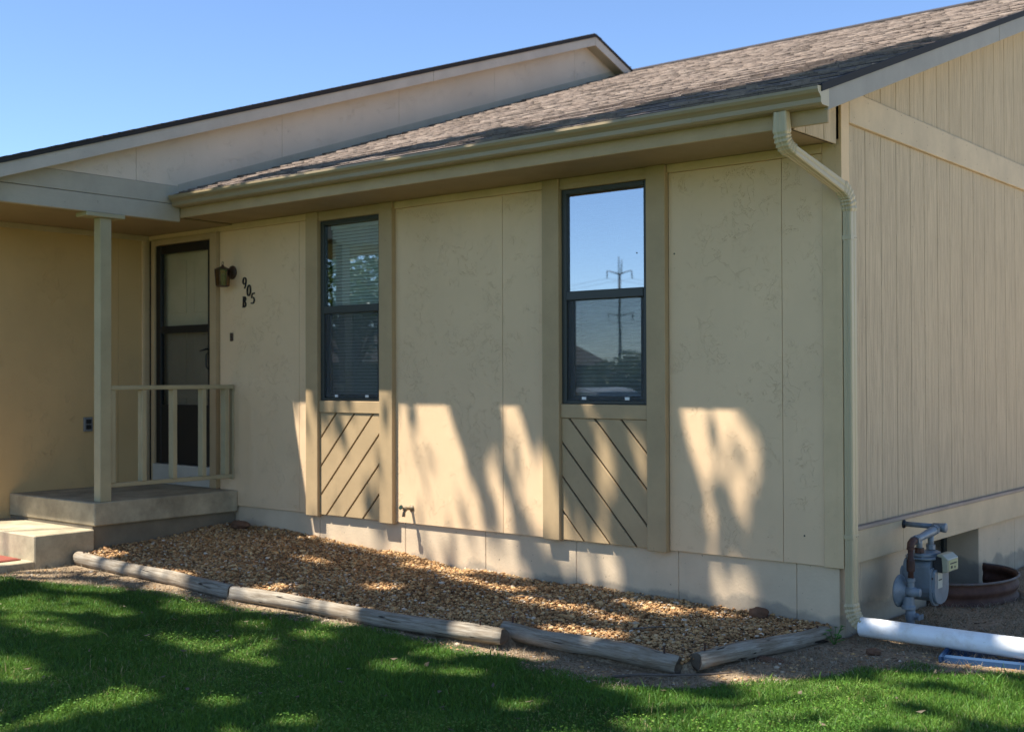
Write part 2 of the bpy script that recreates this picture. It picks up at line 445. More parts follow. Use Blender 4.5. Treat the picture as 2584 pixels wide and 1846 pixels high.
# ------------------------------------------------------------------ the ground
GX = lambda x: -.42 + .09 * np.clip((-1 - np.asarray(x, float)) / 4.5, 0, 1)
def wellmask(x, y): return ((np.asarray(x) / .40) ** 2 + ((np.asarray(y) - 1.92) / .555) ** 2)
def ground_z(x, y):
    x = np.asarray(x, float); y = np.asarray(y, float)
    z = GX(x) + (vnoise(x * 2.1 + 7, y * 2.1) - .5) * .022 + (vnoise(x * 7, y * 7 + 3) - .5) * .010
    far = np.clip((np.hypot(x, y + 2) - 12) / 40, 0, 1)
    z = z - far * .15
    z = np.where((y > .03) & (x < -.03), -.55, z)
    return np.where((wellmask(x, y) < .96) & (x > -.3), -.72, z)
EDGE = np.array([(-30, -3.0), (-9, -3.0), (-7.2, -2.6), (-5.6, -2.34), (-5.15, -2.1), (-4.5, -1.86), (-3.7, -1.77), (-3.1, -1.68), (-2.4, -1.63), (-2.0, -1.57), (-1.2, -1.55), (-.75, -1.66), (-.33, -1.68), (-.07, -1.40), (.2, -1.03), (.39, -.64), (.55, -.38), (.78, -.38), (1.1, -.20), (1.6, .1), (2.4, 1.0), (4, 4), (6, 9), (9, 30)])
def edge_y(x): return np.interp(x, EDGE[:, 0], EDGE[:, 1])
def turf(x, y):
    return np.clip(.5 + (edge_y(x) - y) * 2.2, 0, 1)
def axis_pts(lo, hi, step, far):
    near = np.arange(lo, hi + 1e-6, step); out = []; d = step
    s = hi
    while s < far: d *= 1.35; s += d; out.append(s)
    out2 = []; d = step; s = lo
    while s > -far: d *= 1.35; s -= d; out2.append(s)
    return np.array(out2[::-1] + list(near) + out)
gx = axis_pts(-7.2, 2.2, .055, 900); gy = axis_pts(-4.6, 3.0, .055, 900)
XX, YY = np.meshgrid(gx, gy)
ZZ = ground_z(XX, YY)
nx, ny = len(gx), len(gy)
V = np.stack([XX, YY, ZZ], -1).reshape(-1, 3)
ii = (np.arange(ny - 1)[:, None] * nx + np.arange(nx - 1)[None, :]).reshape(-1)
F = np.stack([ii, ii + 1, ii + 1 + nx, ii + nx], -1)
def np_mesh(name, V, F, mat, tint=None, attr='tint', smooth=False, parent=None):
    me = bpy.data.meshes.new(name); nv, nf, k = len(V), len(F), F.shape[1]
    me.vertices.add(nv); me.vertices.foreach_set('co', np.ascontiguousarray(V, np.float32).ravel())
    me.loops.add(nf * k); me.loops.foreach_set('vertex_index', np.ascontiguousarray(F, np.int32).ravel())
    me.polygons.add(nf); me.polygons.foreach_set('loop_start', np.arange(0, nf * k, k, dtype=np.int32))
    try: me.polygons.foreach_set('loop_total', np.full(nf, k, np.int32))
    except Exception: pass
    if smooth: me.polygons.foreach_set('use_smooth', np.ones(nf, bool))
    if tint is not None:
        a = me.attributes.new(attr, 'FLOAT', 'POINT'); a.data.foreach_set('value', np.ascontiguousarray(tint, np.float32))
    me.materials.append(mat); me.update(calc_edges=True); me.validate()
    return link(bpy.data.objects.new(name, me), parent)
g = np_mesh('ground', V, F, SOIL, turf(XX, YY).ravel(), 'turf', True)
tag(g, kind='structure')

# concrete drive added to bounce warm light, in front and along the right side (out of frame; mirrored in the lower panes)
DRIVE = m_concrete('drive_concrete', (.54, .48, .385))
bm = bmesh.new(); bm_box(bm, -40, 30, -23.9, -9.2, -.70, -.535); o = bm_obj('bounce_drive', bm, DRIVE); tag(o, kind='structure')
bm = bmesh.new(); bm_box(bm, 2.1, 9, -2.6, 14, -.60, -.395); o = bm_obj('side_bounce_drive', bm, DRIVE); tag(o, kind='structure')
# street far in front (seen in the window reflections)
ASPH = m_concrete('street_asphalt', (.055, .055, .058))
o = box('street', -90, 60, -31, -24, -.60, -.545, ASPH, bev=0); tag(o, kind='structure')

# ------------------------------------------------------------------ the house
house = thing('house', 'beige stucco duplex with brown shingle roof and two narrow windows', 'house', (-3, .5, -.4))
SOF = 2.515                                  # soffit underside
PITCH_R = .345
RZ = lambda y: 2.700 + PITCH_R * (y + .66)   # roof deck
WINDOWS = [(-4.579, -3.847), (-2.057, -1.332)]

# foundation blocks
found = box('foundation', -7.0, -.06, .028, .25, -.8, .006, FOUND, house, 0)
xs = [-5.90, -4.62, -3.62, -2.79, -1.957, -1.132, -.298, -.02]
for a, b in zip(xs, xs[1:]):
    box('foundation_block', a + .0015, b - .0015 if b < -.1 else b, .02, .09, -.8, .012, FOUND, found, .004)
ys = [.02, .321, 1.40]
for a, b in zip(ys, ys[1:]):
    box('foundation_block', -.09, -.02, a + (.072 if a < .1 else .003), b - .003, -.8, .012, FOUND, found, .004)
for a, b in ((2.45, 3.3), (3.3, 4.15), (4.15, 5.0), (5.0, 6.0), (6.0, 7.0)):
    box('foundation_block', -.28 if a < 2.5 else -.09, -.02, a + .003, b - .003, -.8, .012, FOUND, found, .004)
box('foundation_block', -.28, -.092, 1.30, 1.397, -.8, .012, FOUND, found, .004)
# basement window in its recess
bw = box('basement_window', -.30, -.285, 1.40, 2.45, -.8, .01, GAP, house, 0)
for a, b in ((1.40, 1.44), (2.395, 2.447)): box('frame', -.284, -.255, a, b, -.70, .005, FRAME, bw, .002)
box('frame', -.2835, -.256, 1.441, 2.394, -.70, -.66, FRAME, bw, .002)
box('frame', -.2835, -.256, 1.441, 2.394, -.03, .004, FRAME, bw, .002)
box('mullion', -.2835, -.254, 1.905, 1.94, -.655, -.035, BEIGE_TRIM, bw, .002)
box('pane', -.272, -.268, 1.442, 1.904, -.655, -.035, GLASS_DOOR, bw, 0)
box('pane', -.272, -.268, 1.941, 2.393, -.655, -.035, GLASS_DOOR, bw, 0)

# front wall: backing with openings, then the panels
def pieces(x0, x1, z0, z1, holes):
    segs = []; x = x0
    for a, b, c, d in sorted(holes):
        segs.append((x, a, z0, z1)); segs.append((a, b, z0, c)); segs.append((a, b, d, z1)); x = b
    segs.append((x, x1, z0, z1)); return segs
holes = [(-6.935, -6.045, .14, 2.405), (-4.57, -3.856, .94, 2.44), (-2.048, -1.341, .94, 2.44)]
bm = bmesh.new()
for a, b, c, d in pieces(-7.30, -.03, .014, 2.72, holes):
    if b - a > .001 and d - c > .001: bm_box(bm, a, b, .012, .11, c, d)
fwall = bm_obj('front_wall', bm, GAP, house)
for a, b in ((-5.95, -4.857), (-4.857, -4.727), (-3.707, -2.603), (-2.603, -2.20), (-1.184, -.374), (-.374, -.103)):
    box('siding_panel', a + .0015, b - .0015, 0, .0115, 0, 2.458, STUCCO, fwall, .0015)
box('corner_board', -.103, .001, -.012, .0114, -.004, 2.53, BEIGE_TRIM, fwall, .002)
box('corner_board', -.016, .0205, -.014, -.0122, -.002, 2.50, BEIGE_TRIM, fwall, .0005)
for a, b in ((-5.95, -4.7272), (-3.7068, -2.2002), (-1.1838, -.1035)):
    box('frieze_board', a + .001, b - .001, -.018, .0112, 2.4595, SOF - .001, BEIGE_TRIM, fwall, .002)
box('frieze_board', -7.045, -5.951, -.018, .0112, 2.4595, 2.502, BEIGE_TRIM, fwall, .002)
# small holes, nails and screws in the panels
bm = bmesh.new()
for x, z in ((-.235, .17), (-1.14, 1.93), (-1.40, 1.95)):
    lathe(bm, (x, -.0465 if x < -1.2 else -.0005, z), (0, -1, 0), [(0, .006), (.002, .005)], 8)
bm_obj('nail_head', bm, INK, fwall)

# windows with casings, sashes, screens and blinds
def make_window(x0, x1, slope, upper=None):
    w = box('window', x0 + .010, x1 - .010, .052, .058, .945, .950, FRAME, house, 0)   # sill track
    box('casing', x0 - .146, x0, -.045, .0118, -.012 if x0 < -3 else -.004, SOF - .001, TRIM, w, .003)
    box('casing', x1, x1 + .146, -.045, .0118, -.012, SOF - .001, TRIM, w, .003)
    box('header', x0 + .0005, x1 - .0005, -.028, .0116, 2.437, SOF - .002, TRIM_H, w, .002)
    fz0, fz1 = .946, 2.436
    box('frame', x0 + .001, x0 + .042, -.008, .05, fz0, fz1, FRAME, w, .003)
    box('frame', x1 - .042, x1 - .001, -.008, .05, fz0, fz1, FRAME, w, .003)
    box('frame', x0 + .0425, x1 - .0425, -.008, .05, fz1 - .034, fz1, FRAME, w, .003)
    box('frame', x0 + .0425, x1 - .0425, -.006, .05, fz0, fz0 + .022, FRAME, w, .003)
    box('meeting_rail', x0 + .043, x1 - .043, -.012, .046, 1.664, 1.726, FRAME, w, .004)
    box('pane', x0 + .043, x1 - .043, .016, .020, 1.728, fz1 - .036, upper or GLASS, w, 0)
    # lower sash, set back, with its screen in front
    for a, b in ((x0 + .043, x0 + .085), (x1 - .085, x1 - .043)):
        box('sash_stile', a, b, .022, .048, fz0 + .024, 1.662, FRAME, w, .002)
    box('sash_rail', x0 + .0855, x1 - .0855, .022, .048, fz0 + .024, fz0 + .055, FRAME, w, .002)
    box('pane', x0 + .086, x1 - .086, .033, .037, fz0 + .056, 1.660, GLASS_LOW, w, 0)
    box('insect_screen', x0 + .044, x1 - .044, .0055, .0062, fz0 + .024, 1.662, SCREEN, w, 0)
    for t in (.22, .78):
        xx = x0 + .043 + t * (x1 - x0 - .086)
        box('screen_tab', xx - .018, xx + .018, -.0005, .005, fz0 + .028, fz0 + .048, WHITE_PLASTIC, w, .001)
    # sill board and diagonal boards
    box('sill', x0 + .0005, x1 - .0005, -.024, .0117, .846, .943, TRIM_H, w, .004)
    box('panel_backing', x0 + .001, x1 - .001, .004, .0116, .002, .845, GAP, w, 0)
    pitch = .237; s = 1.09
    # groove lines: z = c + slope*s*x
    zc0 = .679 if slope < 0 else .39
    xr = x0
    sg = slope * s
    ks = range(-6, 7)
    lines = [zc0 + pitch * k_ - sg * xr for k_ in ks]
    def clip(poly, f):
        out = []
        for i in range(len(poly)):
            a, b = poly[i], poly[(i + 1) % len(poly)]; fa, fb = f(a), f(b)
            if fa >= 0: out.append(a)
            if fa * fb < 0:
                t = fa / (fa - fb); out.append((a[0] + (b[0] - a[0]) * t, a[1] + (b[1] - a[1]) * t))
        return out
    for c0, c1 in zip(lines, lines[1:]):
        poly = [(x0 + .001, 0.0), (x1 - .001, 0.0), (x1 - .001, .8445), (x0 + .001, .8445)]
        poly = clip(poly, lambda p: p[1] - (c0 + .010 + sg * p[0])); 
        if len(poly) < 3: continue
        poly = clip(poly, lambda p: (c1 - .010 + sg * p[0]) - p[1])
        if len(poly) < 3: continue
        ar = abs(sum(poly[i][0] * poly[(i + 1) % len(poly)][1] - poly[(i + 1) % len(poly)][0] * poly[i][1] for i in range(len(poly)))) / 2
        if ar < 5e-4: continue
        prism('board', poly, 1, -.014, .0035, TRIM, w, .003)
    # horizontal blind behind the glass
    z = fz0 + .03
    tmpl = None
    while z < fz1 - .07:
        if tmpl is None:
            bm = bmesh.new(); bm_box(bm, x0 + .05, x1 - .05, -.012, .012, -.0008, .0008, 0, Matrix.Rotation(R(70), 4, 'X'))
            so = bm_obj('blind_slat', bm, BLIND, w); tmpl = so
        else:
            so = tmpl.copy(); C.objects.link(so)
        so.location = (0, .085, z); z += .027
    box('blind_headrail', x0 + .045, x1 - .045, .068, .105, fz1 - .068, fz1 - .036, BLIND, w, .003)
    return w
make_window(*WINDOWS[0], +1, GLASS_B)
make_window(*WINDOWS[1], -1)
# dim room behind
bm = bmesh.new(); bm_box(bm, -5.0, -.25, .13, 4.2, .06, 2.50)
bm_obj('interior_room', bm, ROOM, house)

# entry door with storm door
door = box('door', -6.93, -6.05, .072, .100, .330, 2.40, DOORM, house, .002)
for (a, b) in ((-6.80, -6.55), (-6.43, -6.18)):
    for (c, d) in ((.45, .95), (1.1, 1.62), (1.75, 2.25)):
        box('door_panel', a, b, .066, .0715, c, d, DOORM, door, .006)
for a, b in ((-6.929, -6.85), (-6.118, -6.048)):
    box('stile', a, b, -.010, .03, .330, 2.398, BLACK, door, .003)
box('rail', -6.8495, -6.1185, -.009, .03, 2.315, 2.397, BLACK, door, .003)
box('rail', -6.8495, -6.1185, -.009, .03, 1.56, 1.63, BLACK, door, .003)
box('kick_panel', -6.8495, -6.1185, -.007, .03, .335, .890, BLACK, door, .003)
box('pane', -6.849, -6.119, .008, .012, 1.632, 2.313, GLASS_DOOR, door, 0)
box('pane', -6.849, -6.119, .0081, .0121, .892, 1.558, m_glass('storm_glass_screened', .04, (.70, .70, .70)), door, 0)
bm = bmesh.new(); bm_box(bm, -6.105, -6.068, -.022, -.0102, 1.27, 1.44, .003); bm_tube(bm, [(-6.088, -.02, 1.40), (-6.088, -.055, 1.40), (-6.10, -.06, 1.395), (-6.165, -.058, 1.385)], [.009, .009, .009, .007], 8)
bm_tube(bm, [(-6.088, -.02, 1.37), (-6.088, -.05, 1.35), (-6.088, -.05, 1.24), (-6.088, -.02, 1.215)], .007, 8)
bm_obj('handle', bm, BLACK, door)
box('casing', -6.985, -6.932, -.030, .0118, .14, 2.4585, TRIM, door, .003)
box('casing', -6.044, -5.951, -.045, .0118, .14, 2.4585, TRIM, door, .003)
box('casing', -6.931, -6.0445, -.030, .0118, 2.402, 2.4583, TRIM_H, door, .003)
box('sill', -6.931, -6.0445, -.050, .09, .142, .327, WHITE_SILL, door, .004)

# side wall: backing, boards, belt and base trim
bm = bmesh.new(); bm_prism(bm, [(.03, .014), (7.0, .014), (7.0, RZ(5.6) - .16), (6.3, RZ(6.3) - .16), (.03, RZ(.03) - .16)], 0, -.10, -.0125)
swall = bm_obj('side_wall', bm, GAP, house)
gy0 = .3745 - .2438; P = .2438
ygs = [.101] + [gy0 + P * k for k in range(0, 29)]
RB = lambda y: RZ(min(y, 12.6 - y)) - .145            # underside at the rake
for a, b in zip(ygs, ygs[1:]):
    if b - a < .02: continue
    a2, b2 = a + .0032, b - .0032
    box('plank', -.012, 0, a2, b2, .2285, 2.641, SIDING, swall, .0015)
    prism('plank', [(a2, 2.838), (b2, 2.838), (b2, RB(b2)), (a2, RB(a2))], 0, -.012, .0, SIDING, swall, .0015)
box('plank', -.012, -.0005, .1005, .131 - .0042, .2285, 2.641, SIDING, swall, .001)
box('belt_board', -.0123, .022, .1005, 7.0, 2.642, 2.837, BEIGE_TRIM_Y, swall, .003)
prism('corner_board', [(-.0118, -.004), (.100, -.004), (.100, RB(.1) - .002), (-.0118, RB(-.0118) - .002)], 0, .0012, .0200, BEIGE_TRIM, swall, .002)
box('ledge', -.0122, .036, .1005, 7.0, .205, .228, LEDGE_M, swall, .003)
box('base_board', -.0121, .026, .1005, .878, .009, .2045, BEIGE_TRIM_Y, swall, .002)
box('base_board', -.0121, .026, .881, 7.0, .009, .2045, BEIGE_TRIM_Y, swall, .002)

# nail heads along the belt board and the planks
bm = bmesh.new(); rn = random.Random(21)
for k_ in range(30):
    yy = .16 + k_ * .2438
    for zz in (2.68 + rn.random() * .02, 2.80 + rn.random() * .02): lathe(bm, (.0222, yy + rn.uniform(-.03, .03), zz), (1, 0, 0), [(0, .0042), (.0012, .0035)], 6)
    for zz in (.27, .9, 1.5, 2.1, 2.58): lathe(bm, (.0002, yy + rn.uniform(-.05, .05), zz + rn.uniform(-.04, .04)), (1, 0, 0), [(0, .0036), (.001, .003)], 6)
o = bm_obj('nail_heads', bm, LEDGE_M, swall); tag(o, kind='stuff')
bm = bmesh.new()
for x0_, x1_ in ((-3.70, -2.61), (-2.59, -2.21), (-1.17, -.385), (-.365, -.11), (-5.93, -4.87)):
    for zz in (.035, .62, 1.22, 1.83, 2.42):
        for xx in np.arange(x0_ + .03, x1_, .405): lathe(bm, (xx + rn.uniform(-.01, .01), -.0002, zz + rn.uniform(-.012, .012)), (0, -1, 0), [(0, .0045), (.0012, .0038)], 6)
o = bm_obj('nail_heads', bm, BEIGE_TRIM, fwall); tag(o, kind='stuff')
# eave: soffit, fascia, boxed return
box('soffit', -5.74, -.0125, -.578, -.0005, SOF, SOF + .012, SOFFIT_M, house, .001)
box('fascia', -5.74, .208, -.600, -.580, 2.503, 2.690, TRIM_H, house, .003)
ret = box('eave_return', -.030, -.0125, -.578, -.030, 2.50, 2.58, GAP, house, 0)
for a, b in ((-.578, -.44), (-.44, -.20), (-.20, -.034)):
    prism('plank', [(a + .003, 2.497), (b - .003, 2.497), (b - .003, RB(b)), (a + .003, RB(a))], 0, -.0120, -.0005, SIDING, ret, .001)
# rake board, drip edge and the soffit under it
ye = -.602
prism('rake_board', [(ye, RZ(ye) - .150), (2.28, RZ(2.28) - .150), (2.28, RZ(2.28) - .012), (ye, RZ(ye) - .012)], 0, .188, .212, RAKE_M, house, .003)
prism('rake_board', [(2.284, RZ(2.284) - .150), (6.3, RZ(6.3) - .150), (6.3, RZ(6.3) - .012), (2.284, RZ(2.284) - .012)], 0, .1885, .212, RAKE_M, house, .003)
prism('rake_soffit', [(-.578, RZ(-.578) - .140), (6.3, RZ(6.3) - .140), (6.3, RZ(6.3) - .128), (-.578, RZ(-.578) - .128)], 0, .0225, .1878, BEIGE_TRIM_Y, house, 0)
prism('drip_edge', [(-.70, RZ(-.70) - .034), (6.3, RZ(6.3) - .034), (6.3, RZ(6.3) + .010), (-.70, RZ(-.70) + .010)], 0, .2135, .2240, DRIP, house, .001)

# roof deck and shingles
roof = prism('roof', [(-.662, RZ(-.662) - .012), (-.662, RZ(-.662)), (6.3, RZ(6.3)), (13.2, RZ(-.6)), (13.2, RZ(-.6) - .05), (6.3, RZ(6.3) - .05)], 0, -5.705, .2125, SHINGLE_EDGE, house, 0)
slope_a = math.atan(PITCH_R); EXPO = .1429
LEN = (6.3 + .70) / math.cos(slope_a); ncourse = int(LEN / EXPO)
WID = [.085, .10, .12, .14, .165, .19, .22]
tmeshes = {}
def tab_mesh(wi, th, ti):
    key = (wi, th, ti)
    if key not in tmeshes:
        w_ = WID[wi]; t = (.0045, .0095, .0135)[th]; le = EXPO + .04
        vsx = [(0.002, 0, 0), (w_ - .002, 0, 0), (0.002, 0, t), (w_ - .002, 0, t), (0.002, le, 0), (w_ - .002, le, 0), (0.002, le, .001), (w_ - .002, le, .001)]
        fs = [(0, 1, 3, 2), (2, 3, 7, 6), (0, 2, 6, 4), (1, 5, 7, 3), (4, 6, 7, 5)]
        me = bpy.data.meshes.new('shingle'); me.from_pydata(vsx, [], fs); me.materials.append(SHINGLE)
        a = me.attributes.new('tint', 'FLOAT', 'POINT'); a.data.foreach_set('value', [ti / 5.0] * 8); me.update()
        tmeshes[key] = (me, np.array(vsx), np.array(fs))
    return tmeshes[key]
tabs = []
rr = random.Random(5)
for c in range(ncourse + 1):
    s = c * EXPO; x = -5.70 - rr.random() * .1
    while x < .218:
        wi = rr.randrange(len(WID)); w_ = WID[wi]
        if x + w_ > .2235: 
            if .2235 - x < .085: x = .3; continue
            wi = max(i for i, q_ in enumerate(WID) if x + q_ <= .2236) if .2235 - x >= WID[0] else 0
            w_ = WID[wi]
        if x + w_ > -5.69 and x > -5.72:
            tabs.append((c, x, s, wi, rr.choice((0, 0, 1, 1, 2)), rr.randrange(6)))
        x += w_
sm = Matrix.Translation((0, -.70, RZ(-.70) + .002)) @ Matrix.Rotation(slope_a, 4, 'X')
camv = Vector(CAM)
def tabsize(t):
    p = sm @ Vector((t[1] + WID[t[3]] / 2, t[2] + .07, 0)); return (p - camv).length
tabs.sort(key=tabsize)
VV, FF, TT = [], [], []; nb = 0
smn = np.array(sm)
for i, (c, x, s, wi, th, ti) in enumerate(tabs):
    me, vv, ff = tab_mesh(wi, th, ti)
    lift = (c % 2) * .0012 + .001
    if i < 290:
        o = bpy.data.objects.new('shingle', me); link(o, roof)
        o.matrix_basis = sm @ Matrix.Translation((x, s, lift)) @ Matrix.Rotation(-.028, 4, 'X')
    else:
        co = np.array(Matrix.Rotation(-.028, 4, 'X'))[:3, :3] @ vv.T
        v = co.T + np.array([x, s, lift])
        v = v @ smn[:3, :3].T + smn[:3, 3]
        VV.append(v); FF.append(ff + nb); TT.append(np.full(8, ti / 5.0)); nb += 8
o = np_mesh('shingle_courses', np.concatenate(VV), np.concatenate(FF), SHINGLE, np.concatenate(TT), parent=roof); tag(o, kind='stuff')
# ridge caps
for k in range(20):
    x = -5.69 + k * .295
    prism('ridge_cap', [(6.16, RZ(6.16) + .010), (6.3, RZ(6.3) + .014), (6.44, RZ(6.16) + .010), (6.44, RZ(6.16) + .022), (6.3, RZ(6.3) + .034), (6.16, RZ(6.16) + .022)], 0, x, x + .29, SHINGLE_EDGE, roof, 0)

# gutter and downspout
GP = [(-.602, 2.690), (-.602, 2.586), (-.682, 2.586), (-.697, 2.597), (-.699, 2.622), (-.712, 2.636), (-.730, 2.646), (-.738, 2.662), (-.737, 2.678), (-.726, 2.680),
      (-.726, 2.676), (-.733, 2.674), (-.734, 2.663), (-.727, 2.650), (-.709, 2.640), (-.695, 2.625), (-.693, 2.600), (-.680, 2.590), (-.606, 2.590), (-.606, 2.690)]
gut = prism('gutter', GP, 0, -5.668, .214, GUTTER, house, 0)
for x in (-5.6685, .2142):
    prism('end_cap', [(p[0] - (.002 if p[0] < -.61 else 0), p[1]) for p in GP[:10]], 0, x - .0015 if x < 0 else x, x if x < 0 else x + .003, SPOUT, gut, 0)
for x in (-5.0, -4.1, -3.2, -2.3, -1.4, -.5):
    box('hanger', x - .010, x + .010, -.728, -.606, 2.678, 2.682, GUTTER, gut, 0)
for x in (-3.62, -.62):
    prism('seam', [(p[0] - (.0018 if p[0] < -.61 else 0), p[1] - (.0016 if p[1] < 2.60 else 0)) for p in GP[1:10]] + [(-.7255, 2.6805), (-.6065, 2.5915)], 0, x, x + .035, GUTTER, gut, 0)
def spout_sweep(name, path, dims, frames, mat, parent, rib=0.0):
    """rectangular tube through path; frames=(u,v) axes per point; corners rounded by cut corners; side ribs"""
    bm = bmesh.new(); rings = []
    for i, (p, (a, b), (u, v)) in enumerate(zip(path, dims, frames)):
        k = 1 + (rib if i % 2 else 0)
        a *= k; b *= k; c = .006; p = Vector(p); u = Vector(u); v = Vector(v)
        pts = [(-a + c, -b), (-a * .5, -b), (-a * .42, -b + .003), (-a * .08, -b + .003), (0, -b), (a * .08, -b + .003), (a * .42, -b + .003), (a * .5, -b), (a - c, -b),
               (a, -b + c), (a, -b * .3), (a - .003, 0), (a, b * .3), (a, b - c),
               (a - c, b), (a * .5, b), (a * .42, b - .003), (a * .08, b - .003), (0, b), (-a * .08, b - .003), (-a * .42, b - .003), (-a * .5, b), (-a + c, b),
               (-a, b - c), (-a, b * .3), (-a + .003, 0), (-a, -b * .3), (-a, -b + c)]
        rings.append([bm.verts.new(p + u * x + v * y) for x, y in pts])
    n = len(rings[0])
    for r0, r1 in zip(rings, rings[1:]):
        for k in range(n): bm.faces.new((r0[k], r0[(k + 1) % n], r1[(k + 1) % n], r1[k]))
    bm.faces.new(rings[0][::-1]); bm.faces.new(rings[-1])
    return bm_obj(name, bm, mat, parent)
DX, DY = .0495, .0285
top = Vector((-.040, -.650, 2.585)); a_ = Vector((-.040, -.648, 2.475)); dstart = Vector((-.028, -.575, 2.385)); dend = Vector((.040, -.070, 2.235)); low = Vector((DX, DY, 2.10))
def bez(p0, p1, p2, n):
    return [(1 - t) ** 2 * p0 + 2 * t * (1 - t) * p1 + t * t * p2 for t in [i / n for i in range(n + 1)]]
def frames_for(path, uref):
    fr = []
    for i, p in enumerate(path):
        t = (path[min(i + 1, len(path) - 1)] - path[max(i - 1, 0)]).normalized()
        u = Vector(uref); u = (u - t * u.dot(t)).normalized(); fr.append((u, t.cross(u)))
    return fr
ds = spout_sweep('downspout', [Vector((DX, DY, 2.105)), Vector((DX, DY, -.215))], [(.027, .040)] * 2, [(Vector((1, 0, 0)), Vector((0, 1, 0)))] * 2, SPOUT, house)
pth = [top, a_] + bez(a_, Vector((-.038, -.645, 2.40)), dstart, 12)[1:]
spout_sweep('elbow', pth, [(.0385, .028)] * len(pth), frames_for(pth, (1, 0, 0)), SPOUT, ds, .15)
pth = [dstart + (dend - dstart) * t for t in (0, 1)]
spout_sweep('offset_run', pth, [(.037, .0285), (.030, .036)], frames_for(pth, (1, 0, 0)), SPOUT, ds)
pth = bez(dend, Vector((DX, DY - .006, 2.205)), low, 12)
spout_sweep('elbow', pth, [(.0305, .036 + .004 * i / 12) for i in range(13)], frames_for(pth, (1, 0, 0)), SPOUT, ds, .15)
e0 = Vector((DX, DY, -.205)); e1 = Vector((.165, DY + .002, -.335))
pth = bez(e0, Vector((DX + .004, DY, -.335)), e1, 16)
spout_sweep('elbow', pth, [(.029, .042)] * 17, frames_for(pth, (0.6, 0, 1)) if False else [((Vector((0, 1, 0)).cross(t)).normalized(), Vector((0, 1, 0))) for t in [(pth[min(i + 1, 16)] - pth[max(i - 1, 0)]).normalized() for i in range(17)]], SPOUT, ds, .13)
for z in (1.945, .185):
    st = box('strap', DX - .0285, DX + .0285, DY - .0415, DY + .0415, z - .014, z + .014, SPOUT, ds, .002)
    bm = bmesh.new()
    for dy in (.012, .034): lathe(bm, (DX + .0285, DY + dy - .005, z), (1, 0, 0), [(0, .004), (.002, .003)], 8)
    bm_obj('screw', bm, LEDGE_M, ds)

# ------------------------------------------------------------------ neighbouring wing over the porch
WX = -5.70
NZ = lambda y: min(2.763 + .3414 * (y + 2.273), 5.350 - .357 * (y - 5.306))
wing = prism('gable_wall', [(-2.50, 2.64), (-.6, 2.64), (6.3, 4.85), (6.6, 4.80), (5.3, 5.20), (-2.0, NZ(-2.0) - .13)], 0, WX - .06, WX - .013, GAP, house, 0)
seam = [-2.48, -1.027, .515, 2.045, 3.56, 5.071, 6.35]
LOW = lambda y: 2.772 if y < -.55 else RZ(y) - .03
def rake_low(y): return NZ(y) - .125
for a, b in zip(seam, seam[1:]):
    ysn = [a + .0015] + [t for t in (-2.0, -.55, 5.30) if a < t < b] + [b - .0015]
    lo = []
    for t in ysn:
        if abs(t + .55) < 1e-6: lo += [(t, 2.772), (t + .001, RZ(t) - .03)]
        else: lo.append((t, LOW(t)))
    hi = [(t, max(rake_low(t), LOW(t) + .005)) for t in ysn]
    prism('siding_panel', lo + hi[::-1], 0, WX - .0125, WX, STUCCO_WING, wing, 0)
box('beam', WX - .05, WX + .006, -2.46, -.603, 2.470, 2.614, BEAM_M, wing, .004)
prism('beam', [(-2.46, 2.618), (-.603, 2.618), (-.603, 2.770), (-2.12, 2.770), (-2.46, 2.66)], 0, WX - .05, WX + .003, BEAM_M, wing, .003)
prism('flashing', [(-.62, RZ(-.62) + .008), (6.3, RZ(6.3) + .008), (6.3, RZ(6.3) + .075), (-.62, RZ(-.62) + .075)], 0, WX + .0005, WX + .004, BEAM_M, wing, 0)
def nrake(y0, y1, up_, dn, x0, x1, name, m):
    prism(name, [(y0, NZ(y0) - dn), (y1, NZ(y1) - dn), (y1, NZ(y1) - up_), (y0, NZ(y0) - up_)], 0, x0, x1, m, wing, .003)
RAKE_W = m_paint('paint_wing_rake', (.56, .475, .38), (18, 1.0, 18))
nrake(-2.49, 2.40, .030, .140, -5.572, -5.548, 'rake_board', RAKE_W)
nrake(2.404, 5.30, .030, .140, -5.572, -5.548, 'rake_board', RAKE_W)
prism('rake_board', [(5.304, NZ(5.304) - .140), (6.9, NZ(6.9) - .140), (6.9, NZ(6.9) - .03), (5.304, NZ(5.304) - .03)], 0, -5.572, -5.5485, RAKE_W, wing, .003)
nrake(-2.46, 5.30, .120, .132, WX + .001, -5.5725, 'rake_soffit', BEAM_M)
prism('rake_soffit', [(5.304, NZ(5.304) - .132), (6.9, NZ(6.9) - .132), (6.9, NZ(6.9) - .120), (5.304, NZ(5.304) - .120)], 0, WX + .001, -5.5725, BEAM_M, wing, 0)
WROOF = prism('wing_roof', [(-2.51, NZ(-2.51) - .030), (-2.51, NZ(-2.51) - .004), (5.30, NZ(5.30)), (13.5, NZ(13.5)), (13.5, NZ(13.5) - .03), (5.30, NZ(5.30) - .028)], 0, -14.0, -5.535, SHINGLE_EDGE, house, 0)
prism('drip_edge', [(-2.50, NZ(-2.50) - .034), (5.31, NZ(5.31) - .034), (5.31, NZ(5.31) - .029), (-2.50, NZ(-2.50) - .029)], 0, -5.60, -5.532, DRIP, WROOF, 0)
rk = random.Random(3)
y = -2.51
while y < 5.28:                                  # butt ends of the shingle courses along the rake
    prism('shingle', [(y, NZ(y) - .003), (y + .150, NZ(y + .150) - .003), (y + .150, NZ(y + .150) + .003), (y, NZ(y) + .013)], 0, -5.95, -5.528 - rk.random() * .006, SHINGLE_EDGE, WROOF, 0)
    y += .134
box('wing_eave_fascia', -14.0, -5.58, -2.485, -2.465, 2.49, 2.645, BEAM_M, house, .002)
